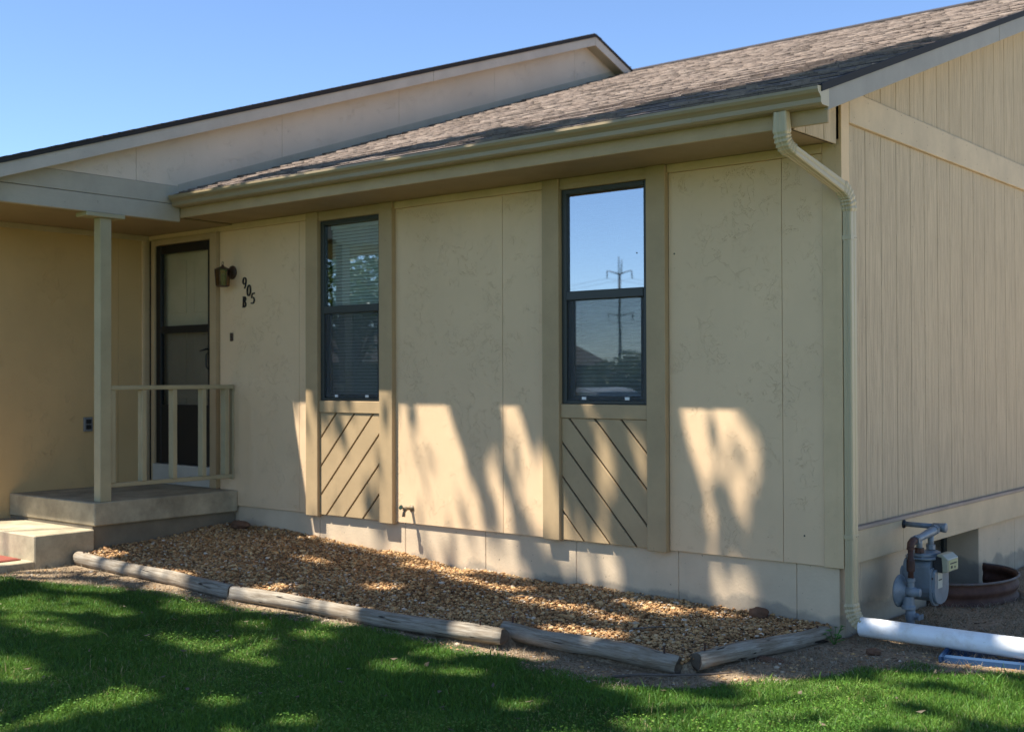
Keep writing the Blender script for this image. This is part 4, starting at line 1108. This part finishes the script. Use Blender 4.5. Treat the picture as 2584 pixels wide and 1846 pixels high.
# visible wedge: keep what lies near the camera's view
cx_, cy_ = CAM[0], CAM[1]
def in_view(x, y, marg=.35):
    a = np.arctan2(x - cx_, y - cy_); dd = np.hypot(x - cx_, y - cy_)
    return (a > YAW - R(23.2) - marg / dd) & (a < YAW + R(23.2) + marg / dd) & (dd > 4.15)
xs_, ys_ = [], []
x, y = grass_pts(1400000, -7.6, 2.3, -5.2, .2)
gn = vnoise(x * 9, y * 9); ed = edge_y(x) + (vnoise(x * 6 + 3, y * 6) - .5) * .22 + (vnoise(x * 17, y * 17 + 3) - .5) * .10
dep = ed - y
dens = np.clip(dep / .10, 0, 1) * (.55 + .45 * gn)
ok = in_view(x, y) & (rng.random(len(x)) < dens) & ~((x < -5.66) & (y > -9)) 
x, y, dep = x[ok], y[ok], dep[ok]
n = len(x); print('blades', n)
ty = vnoise(x * .9 + 20, y * .9 + 5); hh = (.018 + .020 * vnoise(x * 3.5, y * 3.5 + 40)) * rng.uniform(.55, 1.3, n) * (1 + 1.3 * (rng.random(n) > .98) * (vnoise(x * 2.3 + 9, y * 2.3) > .45))
hh *= np.clip(.55 + dep * 3, .55, 1.0)
tint = np.clip(.18 + .55 * rng.random(n) + .55 * (ty - .5) + .3 * (vnoise(x * 5, y * 5 + 70) - .5), 0, .92); tint = np.where(rng.random(n) > .985 - .05 * (vnoise(x * 1.3 + 31, y * 1.3 + 17) > .62), 1.0, tint)
o = blades('grass', x, y, ground_z(x, y) - .004, hh, np.where(rng.random(n) > .9, rng.uniform(.006, .010, n), rng.uniform(.0024, .0048, n)), rng.uniform(.1, 1.15, n), tint, GRASS)
tag(o, 'short mown green lawn in front of the gravel bed', 'grass')
# clover and broad weeds in patches
x, y = grass_pts(60000, -6.0, 2.0, -4.6, -.3); ok = in_view(x, y) & (y < edge_y(x) - .03) & (vnoise(x * 1.7 + 50, y * 1.7 + 9) > .60) & (x > -5.66); x, y = x[ok], y[ok]; n = len(x)
P_ = np.stack([x, y, ground_z(x, y) + rng.uniform(.016, .036, n)], -1); az = rng.uniform(0, 6.283, n)
u = np.stack([np.cos(az), np.sin(az), rng.uniform(-.2, .5, n)], -1); v = np.stack([-np.sin(az), np.cos(az), rng.uniform(-.3, .3, n)], -1); sz = rng.uniform(.005, .010, (n, 1))
Vv = np.stack([P_ - u * sz * .4, P_ + v * sz * .7 + u * sz * .2, P_ + u * sz, P_ - v * sz * .7 + u * sz * .2], 1).reshape(-1, 3); b = np.arange(n)[:, None] * 4
o = np_mesh('clover', Vv, np.concatenate([b + np.array([[0, 1, 2]]), b + np.array([[0, 2, 3]])]), GRASS, np.repeat(rng.uniform(.3, .88, n), 4)); tag(o, 'patches of small clover leaves among the lawn grass', 'clover', kind='stuff'); print('clover', n)
# sparse grass around the view for the neighbouring lawn
x, y = grass_pts(90000, -9, 4.55, -9.1, 4); ok = ~in_view(x, y) & (y < edge_y(x)) & ~((x > 2.0) & (y > -2.7)) & ~((x < -5.66) & (x > -7.25)) & (np.hypot(x - cx_, y - cy_) > .6); x, y = x[ok], y[ok]; n = len(x)
o = blades('lawn_beyond', x, y, ground_z(x, y) - .004, rng.uniform(.03, .07, n), rng.uniform(.008, .014, n), rng.uniform(.1, .9, n), rng.uniform(.2, .9, n), GRASS); tag(o, 'mown lawn around the camera position', 'grass')
# dry thatch on the bare strip
x, y = grass_pts(260000, -6.0, 2.2, -2.6, 3.4); ed = edge_y(x)
ok = (y > ed - .15) & (rng.random(len(x)) < np.where(x > -.15, .75, .5) * np.clip(1.2 - (y - ed) * np.where(x > -.15, .15, .8), 0, 1)) & ~((y > log_y(x) - .055) & (x < np.interp(y, [-1.3, -.1], [-.19, .02])) & (x < .03)) & (wellmask(x, y) > 1.05) & ((y < -.0) | (x > .02)) & (vnoise(x * 4, y * 4) > .28)
x, y = x[ok], y[ok]; n = len(x); print('thatch', n)
o = blades('dry_grass', x, y, ground_z(x, y) + .002, rng.uniform(.015, .055, n), rng.uniform(.0018, .0032, n), rng.uniform(.75, 1.25, n), rng.random(n), THATCH); tag(o, 'dead straw coloured grass on the bare soil strip', 'dry grass')

# fallen leaves on gravel, soil and lawn
N = 150
x = rng.uniform(-5.6, 1.3, N); y = rng.uniform(-3.6, -.05, N); ok = (x > -5.6) & in_view(x, y, .1) & ~((x > -.05) & (y > -.1)); x, y = x[ok], y[ok]; n = len(x)
zz = np.where(in_bed(x, y), bed_z(x, y) + .010, ground_z(x, y) + np.where(y < edge_y(x), .028, .008))
P_ = np.stack([x, y, zz], -1); u = rng.normal(size=(n, 3)); u[:, 2] *= .25; u /= np.linalg.norm(u, axis=1, keepdims=True)
v = np.cross(u, np.array([0, 0, 1.0]) + rng.normal(size=(n, 3)) * .35); v /= np.linalg.norm(v, axis=1, keepdims=True); nn = np.cross(u, v); sz = rng.uniform(.010, .026, (n, 1))
Vv = np.stack([P_ - u * sz, P_ + v * sz * .5 + nn * sz * .25, P_ + u * sz, P_ - v * sz * .5 + nn * sz * .25], 1).reshape(-1, 3); b = np.arange(n)[:, None] * 4
o = np_mesh('fallen_leaves', Vv, np.concatenate([b + np.array([[0, 1, 2]]), b + np.array([[0, 2, 3]])]), THATCH, np.repeat(rng.uniform(0, .45, n), 4)); tag(o, 'small dry fallen leaves scattered over gravel and lawn', 'leaves', kind='stuff')

# weed, rocks, twigs
wd_ = thing('weed', 'bright green weed growing beside the downspout', 'weed', (.02, -.17, -.41))
rw = random.Random(9)
for i in range(13):
    a = rw.random() * 6.28; r0 = rw.uniform(.02, .07); h = rw.uniform(.02, .11)
    c0 = Vector((.03 + r0 * math.cos(a), -.17 + r0 * math.sin(a), -.41 + h)); s = rw.uniform(.014, .024)
    u = Vector((math.cos(a), math.sin(a), rw.uniform(-.2, .5))).normalized(); v = u.cross(Vector((0, 0, 1))).normalized(); w = u.cross(v) * .3
    pts = [c0 - u * s, c0 - u * s * .3 + v * s * .8, c0 + u * s * .5 + v * s * .7, c0 + u * s * 1.1, c0 + u * s * .5 - v * s * .7, c0 - u * s * .3 - v * s * .8, c0 + w * s]
    mesh_obj('leaf', pts, [(0, 1, 6), (1, 2, 6), (2, 3, 6), (3, 4, 6), (4, 5, 6), (5, 0, 6)], WEED, wd_)
    tube('stem', [(.03, -.17, -.42), tuple((Vector((.03, -.17, -.42)) + c0) / 2 + Vector((0, 0, .01))), tuple(c0)], .0016, WEED, wd_, 5)
def rock(name, label, loc, s, seed, sq=(1, .8, .65)):
    rg = random.Random(seed); bm = bmesh.new(); bmesh.ops.create_icosphere(bm, subdivisions=3, radius=s)
    for v in bm.verts:
        n = v.co.normalized(); k = 1 + .14 * math.sin(3.1 * n.x + seed) * math.cos(2.7 * n.y + seed) + .09 * math.sin(6 * n.z + 4 * n.x + seed) + .05 * math.sin(11 * n.y + seed) + (rg.random() - .5) * .03
        v.co = Vector((v.co.x * sq[0], v.co.y * sq[1], v.co.z * sq[2])) * k
    o = bm_obj(name, bm, ROCK, None, True); o.location = loc; tag(o, label, 'rock')
rock('rock', 'reddish brown rock by the wall at the right end of the gravel', (-.50, -.09, -.315), .060, 2)
rock('rock', 'dark reddish rock lying against the porch slab', (-5.45, -.16, -.135), .075, 5, (1.3, .8, .5))
rock('rock', 'small tan stone on the soil under the white pipe', (.30, -.26, -.405), .035, 8, (1.2, 1, .6))
rock('rock', 'flat tan stone half buried in front of the downspout', (-.06, -.78, -.415), .075, 11, (1.5, .7, .30))
def twig(label, pts, r):
    o = tube('twig', pts, r, BARK, None, 6); tag(o, label, 'twig')
twig('thin grey stick lying below the corner where two logs meet', [(-.52, -1.62, -.408), (-.42, -1.52, -.400), (-.27, -1.42, -.398), (-.14, -1.28, -.402), (-.08, -1.16, -.405)], [.008, .007, .006, .005, .003])
twig('short twig on the gravel behind the corner log', [(-.86, -.93, -.318), (-.74, -.84, -.305), (-.60, -.80, -.300)], [.005, .004, .002])
twig('thin twig on the gravel near the middle window', [(-2.0, -.62, -.305), (-1.86, -.55, -.296), (-1.68, -.57, -.297)], [.004, .004, .002])

# ------------------------------------------------------------------ shade trees in front of the house, out of the frame, leaves placed and cut to shape the shade
LAWN = [(-4.96, -2.27, 0.35, 0.08), (-4.5, -2.67, 0.3, 0.1), (-4.57, -2.88, 0.2, 0.07), (-4.66, -2.17, 0.2, 0.06), (-3.93, -3.02, 0.35, 0.09), (-3.21, -3.64, 0.15, 0.06), (-2.92, -3.75, 0.2, 0.06), (-3.71, -2.14, 0.2, 0.07), (-3.43, -1.82, 0.25, 0.07), (-2.49, -2.14, 0.15, 0.05), (-1.31, -3.3, 0.1, 0.05), (-1.34, -2.2, 0.15, 0.05), (-1.65, -2.32, 0.15, 0.06), (-0.71, -2.45, 0.08, 0.05), (-0.01, -2.18, 0.15, 0.08), (-0.01, -2.36, 0.2, 0.07), (0.33, -1.3, 0.25, 0.1), (0.55, -1.17, 0.2, 0.1), (0.55, -1.54, 0.15, 0.1), (0.8, -1.62, 0.2, 0.12), (0.9, -1.16, 0.15, 0.08), (1.12, -1.27, 0.2, 0.1), (0.87, -0.33, 0.25, 0.06), (0.11, -1.53, 0.15, 0.07), (-5.13, -1.8, 0.3, 0.06), (0.27, -2.05, 0.12, 0.06)]
GRAV = [(-4.98, -0.18, 0.25, 0.05), (-4.48, -0.04, 0.35, 0.08), (-3.81, -0.14, 0.3, 0.07), (-3.15, -0.28, 0.3, 0.07), (-2.63, -0.47, 0.25, 0.05), (-5.06, -0.77, 0.2, 0.05), (-3.53, -1.5, 0.12, 0.05), (-1.71, -0.75, 0.18, 0.05), (-1.19, -1.23, 0.22, 0.07), (-1.93, -0.75, 0.15, 0.05), (-1.31, -0.38, 0.2, 0.04), (-0.82, -0.33, 0.2, 0.04), (-1.29, -0.82, 0.2, 0.05), (-2.36, -0.51, 0.2, 0.05), (-3.02, -1.02, 0.15, 0.05), (-5.56, -1.72, 0.1, 0.06), (-4.83, -1.79, 0.07, 0.05), (-4.45, -1.82, 0.05, 0.05), (-3.58, -1.81, 0.1, 0.05), (-1.12, -0.48, 0.15, 0.04), (-5.66, -0.64, 0.15, 0.04), (-4.05, -0.71, 0.2, 0.04)]
WALL = [(-4.57, -0.05, 0.1, 0.06), (-4.15, -0.06, 0.15, 0.06), (-3.64, -0.06, 0.2, 0.06), (-3.16, -0.06, 0.2, 0.06), (-2.74, -0.1, 0.2, 0.06), (-1.92, -0.03, 0.08, 0.05), (-1.72, -0.07, 0.08, 0.05), (-0.84, -0.09, 0.06, 0.03), (-0.66, -0.08, 0.03, 0.03), (-0.80, 0.12, 0.04, 0.06), (-0.62, 0.33, 0.27, 0.12), (-0.72, 0.24, 0.14, 0.06), (-0.60, 0.10, 0.02, 0.06), (-3.21, 0.24, 0.35, 0.16), (-3.06, 0.1, 0.25, 0.1), (-2.31, 0.26, 0.06, 0.12), (-2.27, 0.12, 0.06, 0.1), (-2.1, 0.1, 0.07, 0.12), (-1.53, 0.27, 0.04, 0.1), (-1.27, 0.25, 0.05, 0.06), (-1.65, 0.1, 0.04, 0.05), (-4.80, 0.2, 0.10, 0.25), (-4.50, 0.2, 0.13, 0.25), (-4.22, 0.15, 0.07, 0.2), (-4.03, 0.22, 0.08, 0.16), (-3.80, 0.2, 0.09, 0.25), (-3.55, 0.2, 0.12, 0.25), (-2.55, 0.14, 0.06, 0.1), (-3.7, 0.16, 0.1, 0.2)]
PIPE_G = [(.14, -.10, .05, .05), (.92, -.12, .10, .03), (.95, -.75, .25, .12), (1.25, -.95, .2, .15), (.55, -.85, .12, .08), (.25, -1.75, .15, .08), (.62, -1.95, .15, .08)]
ROOFSH = [(-.57, .78, .35, .2), (-.97, .67, .3, .15), (-.35, 1.05, .28, .2), (-2.12, 1.1, .25, .2), (-2.4, .9, .3, .2), (-3.34, .68, .35, .15), (-3.99, .72, .3, .15), (.05, .75, .25, .25), (-1.5, .6, .2, .12), (.3, .95, .22, .5), (-1.75, .95, .12, .1), (-2.95, .95, .14, .1)]
ROOFSH2 = [(a, b + .10, ra * 1.15, rb * 1.55) for a, b, ra, rb in ROOFSH]
GAPS = np.array(LAWN + GRAV + WALL + PIPE_G)  # patches kept sunlit: leaves that would shade them are dropped
def sun_gap(x, y, z):
    """where a leaf's shadow would fall (on z = 0): is that a patch the crown is cut open to keep sunlit?"""
    xi = x + .2542 * z; p = y + .4237 * z
    g_ = np.zeros(len(x), bool)
    wx = (vnoise(xi * 5, p * 5) - .5) * .12; wp = (vnoise(xi * 5 + 30, p * 5 + 11) - .5) * .10
    for a, b, ra, rb in GAPS:
        k1, k2 = (.06, .07) if b < -.9 else (.05, .05)
        g_ |= ((xi + wx - a) / (ra * 1.1 + k1)) ** 2 + ((p + wp - b) / (rb * 1.25 + k2)) ** 2 < 1
    g_ |= (p < -1.25) & (vnoise(xi * 2.3 + 13, p * 3.6 + 2) > np.where(xi > -.3, .59, .745))
    g_ &= rng.random(len(x)) > .008
    g_ |= (xi < -5.35) & (p > -3.1)                      # leaves cut away to keep the porch steps sunlit
    sh = np.zeros(len(x), bool)
    for a, b, ra, rb in ROOFSH2: sh |= ((xi + wx * 1.5 - a) / ra) ** 2 + ((p + wp * 1.5 - b) / rb) ** 2 < 1
    g_ |= (p > .42) & ~sh & (xi < .22)
    g_ |= (xi >= .22) & (xi < .42) & (p > 1.55)
    g_ |= (xi > .42) & (p > 1.2) & (p - 1.2 > (xi - .2) * 3.6) 
    return g_
def leaf_mesh(name, P, size, parent):
    n = len(P); u = rng.normal(size=(n, 3)); u[:, 2] *= .5; u /= np.linalg.norm(u, axis=1, keepdims=True)
    w = rng.normal(size=(n, 3)); w[:, 2] += 1.0; v = np.cross(u, w); v /= np.linalg.norm(v, axis=1, keepdims=True)
    nrm = np.cross(u, v); s = size * rng.uniform(.7, 1.3, (n, 1))
    Vv = np.stack([P - u * s, P + v * s * .55 + nrm * s * .12, P + u * s * 1.1, P - v * s * .55 + nrm * s * .12], 1).reshape(-1, 3)
    b = np.arange(n)[:, None] * 4
    Ff = np.concatenate([b + np.array([[0, 1, 2]]), b + np.array([[0, 2, 3]])])
    tint_ = np.repeat(np.clip(.5 + .25 * rng.normal(size=n), 0, 1), 4)
    return np_mesh(name, Vv, Ff, LEAF, tint_, parent=parent)
def make_tree(label, base, trunk_h, r0, crown, nclus, per, spread, size, gaps=False, extra=None, group=None):
    base = Vector(base); t = thing('shade_tree', label, 'tree', base, group)
    cc, cr = Vector(crown[0]), Vector(crown[1])
    bm = bmesh.new()
    fork = Vector((base.x + (cc.x - base.x) * .25, base.y + (cc.y - base.y) * .25, base.z + trunk_h))
    bm_tube(bm, [base - Vector((0, 0, .3)), base + Vector((.02, .03, .15)), base.lerp(fork, .35) + Vector((.08, -.05, 0)), base.lerp(fork, .7) + Vector((-.05, .06, 0)), fork], [r0 * 1.5, r0 * 1.15, r0, r0 * .9, r0 * .8], 14)
    bm_obj('trunk', bm, BARK, t, True)
    D = rng.normal(size=(nclus, 3)); D /= np.linalg.norm(D, axis=1, keepdims=True); rad = rng.random((nclus, 1)) ** .42
    CL = np.array(cc) + D * rad * np.array(cr)
    if extra is not None: CL = np.concatenate([CL, extra])
    for i in range(16):
        k_ = rng.integers(nclus); e = Vector(CL[k_]); mid = fork.lerp(e, .5) + Vector((0, 0, .25 * cr.z * .5)); rr_ = r0 * rng.uniform(.25, .5)
        bm = bmesh.new(); bm_tube(bm, [fork - Vector((0, 0, .2)), fork.lerp(mid, .5), mid, mid.lerp(e, .5), e], [rr_, rr_ * .8, rr_ * .6, rr_ * .35, rr_ * .1], 8)
        bm_obj('limb', bm, BARK, t, True)
    P_ = (CL[:, None, :] + rng.normal(size=(len(CL), per, 3)) * np.array([spread, spread, spread * .7])).reshape(-1, 3)
    if gaps:
        P_ = P_[~sun_gap(P_[:, 0], P_[:, 1], P_[:, 2])]
        P_ = P_[P_[:, 2] > 6.6]
    leaf_mesh('crown', P_, size, t)
    return t
bx_ = rng.uniform(-5.2, .7, 620); bp_ = rng.uniform(-1.7, 1.15, 620); bz_ = rng.uniform(9.0, 11.5, 620)
bx_ = np.concatenate([bx_, rng.uniform(-4.4, .9, 420)]); bp_ = np.concatenate([bp_, rng.uniform(.45, 1.6, 420)]); bz_ = np.concatenate([bz_, rng.uniform(8.6, 10.2, 420)])
for a, b, ra, rb in ROOFSH2:
    m_ = int(30 * (1 + ra * rb * 60)); bx_ = np.concatenate([bx_, rng.uniform(a - ra, a + ra, m_)]); bp_ = np.concatenate([bp_, rng.uniform(b - rb, b + rb, m_)]); bz_ = np.concatenate([bz_, rng.uniform(8.2, 9.6, m_)])
shade_clusters = np.stack([bx_ - .2542 * bz_, bp_ - .4237 * bz_, bz_], -1)  # loose leaf clusters added to shade wall, gravel and eave
ext = np.array([(.72 + rng.uniform(-.15, .25) - .2542 * 10.3, p_ - .4237 * 10.3, 10.3 + rng.uniform(-.3, .5)) for p_ in np.linspace(.1, 2.75, 30)])  # further added clusters that shade the roof along the rake
make_tree('broad leafy shade tree left of the camera, shading the lawn and wall', (-8.9, -6.9, -.4), 5.2, .24, ((-8.5, -6.9, 9.9), (3.5, 3.1, 2.6)), 1150, 30, .26, .085, True, shade_clusters[shade_clusters[:, 0] <= -5.6])
make_tree('tall leafy shade tree nearest the photographer, shading the gravel', (-3.4, -7.7, -.45), 5.4, .26, ((-3.0, -6.7, 9.9), (3.7, 3.3, 2.6)), 1350, 30, .26, .085, True, np.concatenate([ext, shade_clusters[shade_clusters[:, 0] > -5.6]]))
# trees, houses, car and pylon mirrored in the windows
make_tree('leafy tree across the lawn, mirrored in the left window', (-22.6, -17.0, -.5), 1.8, .16, ((-22.6, -17.0, 4.0), (2.6, 2.6, 2.1)), 150, 26, .30, .10)
make_tree('round tree beyond the street, mirrored in the left window', (-36, -33, -.6), 2.2, .2, ((-36, -33, 4.4), (3.4, 3.4, 2.6)), 160, 26, .36, .14)

make_tree('low rounded shrub tree beside the far house, mirrored in the right window', (-31.5, -45.5, -.6), .6, .12, ((-31.5, -45.5, 1.1), (2.6, 2.6, 1.3)), 170, 26, .30, .12)
FARW = m_paint('far_house_wall', (.20, .185, .15), (2, 2, 2)); FARR = Mat('far_roof', (.085, .075, .068), .9).m; FARG = Mat('far_window_glass', (.05, .06, .07), .1, .6).m
def far_house(label, loc, rz, L_, D_, h, rh):
    t = bpy.data.objects.new('far_house', None); C.objects.link(t); t.location = loc; t.rotation_euler = (0, 0, R(rz)); tag(t, label, 'house', 'houses across the street')
    def put(o): o.parent = t; return o
    put(box('wall', -L_ / 2, L_ / 2, -D_ / 2, D_ / 2, 0, h, FARW, None, 0))
    bm = bmesh.new(); e = .5
    v = [bm.verts.new(p) for p in ((-L_ / 2 - e, -D_ / 2 - e, h), (L_ / 2 + e, -D_ / 2 - e, h), (L_ / 2 + e, D_ / 2 + e, h), (-L_ / 2 - e, D_ / 2 + e, h), (-L_ / 2 + D_ * .35, 0, h + rh), (L_ / 2 - D_ * .35, 0, h + rh))]
    for f in ((0, 1, 5, 4), (1, 2, 5), (2, 3, 4, 5), (3, 0, 4), (3, 2, 1, 0)): bm.faces.new([v[i] for i in f])
    put(bm_obj('roof', bm, FARR))
    for x in np.arange(-L_ / 2 + 1.5, L_ / 2 - 1, 3.2):
        w = put(box('window', x, x + 1.1, D_ / 2 + .003, D_ / 2 + .05, .9, 2.1, WHITE_SILL, None, 0))
        p = box('pane', x + .08, x + 1.02, D_ / 2 + .052, D_ / 2 + .06, .98, 2.02, FARG, None, 0); p.parent = w
    d = put(box('door', L_ / 2 - 1.4, L_ / 2 - .5, D_ / 2 + .003, D_ / 2 + .05, 0, 2.05, DOORM, None, 0))
far_house('low brown house across the street, mirrored in the right window', (-47.5, -50.5, -.6), -34, 17, 8, 2.5, 1.75)
far_house('brown house behind the tree, mirrored in the left window', (-47, -37, -.6), -47, 15, 8, 2.6, 1.9)
# parked car
CARP = Mat('car_paint_silver', (.50, .53, .56), .25, .6, .2).m; TYRE = Mat('tyre', (.02, .02, .02), .85).m; RIM = Mat('rim', (.4, .4, .42), .35, .5, .6).m; LAMP = Mat('lamp_lens', (.6, .6, .6), .15, .6).m; LAMPR = Mat('tail_lens', (.35, .02, .02), .2, .6).m
car = bpy.data.objects.new('parked_car', None); C.objects.link(car); car.location = (-11.6, -13.6, -.535); car.rotation_euler = (0, 0, R(8)); tag(car, 'silver car parked on the concrete drive, mirrored in the right window', 'car')
def putc(o, p=None): o.parent = p or car; return o
prof = [(-2.2, .35), (-2.25, .62), (-2.15, .84), (-1.55, .92), (-1.1, .97), (1.0, .98), (1.75, .90), (2.15, .76), (2.25, .55), (2.2, .30), (1.85, .24), (-1.9, .24)]
bm = bmesh.new(); bm_prism(bm, prof, 1, -.86, .86, .06); putc(bm_obj('body', bm, CARP, None, False))
cab = [(-1.62, .93), (-1.05, 1.38), (-.75, 1.45), (.25, 1.47), (.55, 1.42), (1.25, .96)]
bm = bmesh.new(); bm_prism(bm, cab, 1, -.72, .72, .07); cabn = putc(bm_obj('cabin', bm, CARP))
for s in (-1, 1):
    pl = prism('side_window', [(-1.15, 1.0), (-.85, 1.34), (.22, 1.38), (.85, 1.0)], 1, s * .721, s * .728, GLASS_CAR, None, 0); putc(pl)
    for xw in (-1.35, 1.38):
        bm = bmesh.new(); lathe(bm, (xw, s * .70, .32), (0, s, 0), [(0, .28), (.01, .32), (.17, .32), (.19, .27)], 24); w = putc(bm_obj('wheel', bm, TYRE, None, True))
        bm = bmesh.new(); lathe(bm, (xw, s * .885, .32), (0, s, 0), [(0, .20), (.012, .19), (.016, .05)], 16); putc(bm_obj('rim', bm, RIM), w)
    bm = bmesh.new(); bm_box(bm, 2.13, 2.235, s * .5 - .17, s * .5 + .17, .58, .70, .02); putc(bm_obj('headlight', bm, LAMP))
    bm = bmesh.new(); bm_box(bm, -2.262, -2.19, s * .58 - .15, s * .58 + .15, .62, .76, .02); putc(bm_obj('tail_light', bm, LAMPR))
def slant(name, a, b):
    n = Vector((-(b[1] - a[1]), b[0] - a[0])).normalized() * .012
    if n.y < 0: n = -n
    mesh = prism(name, [(a[0] + n.x * .2, a[1] + n.y * .2), (b[0] + n.x * .2, b[1] + n.y * .2), (b[0] + n.x, b[1] + n.y), (a[0] + n.x, a[1] + n.y)], 1, -.62, .62, GLASS_CAR, None, 0); putc(mesh)
slant('windscreen', (.63, 1.385), (1.20, 1.0)); slant('rear_window', (-1.12, 1.34), (-1.55, 1.0))

# power pylon and its wires
PYM = Mat('pylon_steel', (.16, .16, .16), .6, .3).m
PX, PY = -166.8, -240.9
py = thing('power_pylon', 'tall steel power pole with upswept arms, mirrored in the right window', 'power pylon', (PX, PY, -.6))
tube('pole', [(PX, PY, -1), (PX, PY, 14), (PX, PY, 27.0)], [.5, .4, .27], PYM, py, 12)
ad_ = Vector((.825, -.566, 0))
for s in (-.35, .9): tube('mast_tip', [Vector((PX, PY, 27)) + ad_ * s * .4, Vector((PX, PY, 31.5 - .6 * s)) + ad_ * s * .55], [.16, .10], PYM, py, 6)
for zc in (27.0, 16.6):
    for s in (-1, 1):
        c0 = Vector((PX, PY, zc))
        tube('arm', [c0, c0 + ad_ * s * 1.2 + Vector((0, 0, .5)), c0 + ad_ * s * 3.1 + Vector((0, 0, 1.0))], [.20, .15, .10], PYM, py, 8)
        tube('insulator', [c0 + ad_ * s * 3.1 + Vector((0, 0, 1.0)), c0 + ad_ * s * 3.1 + Vector((0, 0, -1.0))], .14, PYM, py, 8)
ld = Vector((-.95, .30, 0)).normalized()
for k, (zc, s, nm) in enumerate(((27.0, -1, 'upper left'), (27.0, 1, 'upper right'), (16.6, -1, 'lower left'), (16.6, 1, 'lower right'))):
    c0 = Vector((PX, PY, zc - 1.0)) + ad_ * s * 3.1
    pts = []
    for i in range(-16, 17):
        d = i * 10.0; sag = -7 * (1 - ((abs(d) - 80) / 80) ** 2)
        pts.append(c0 + Vector((.86, -.51, 0)) * d + Vector((0, 0, sag)))
    o = tube('power_line', pts, .032, PYM, None, 5); tag(o, 'thin wire hung from the %s arm of the power pylon' % nm, 'power line', 'wires on the power pylon')
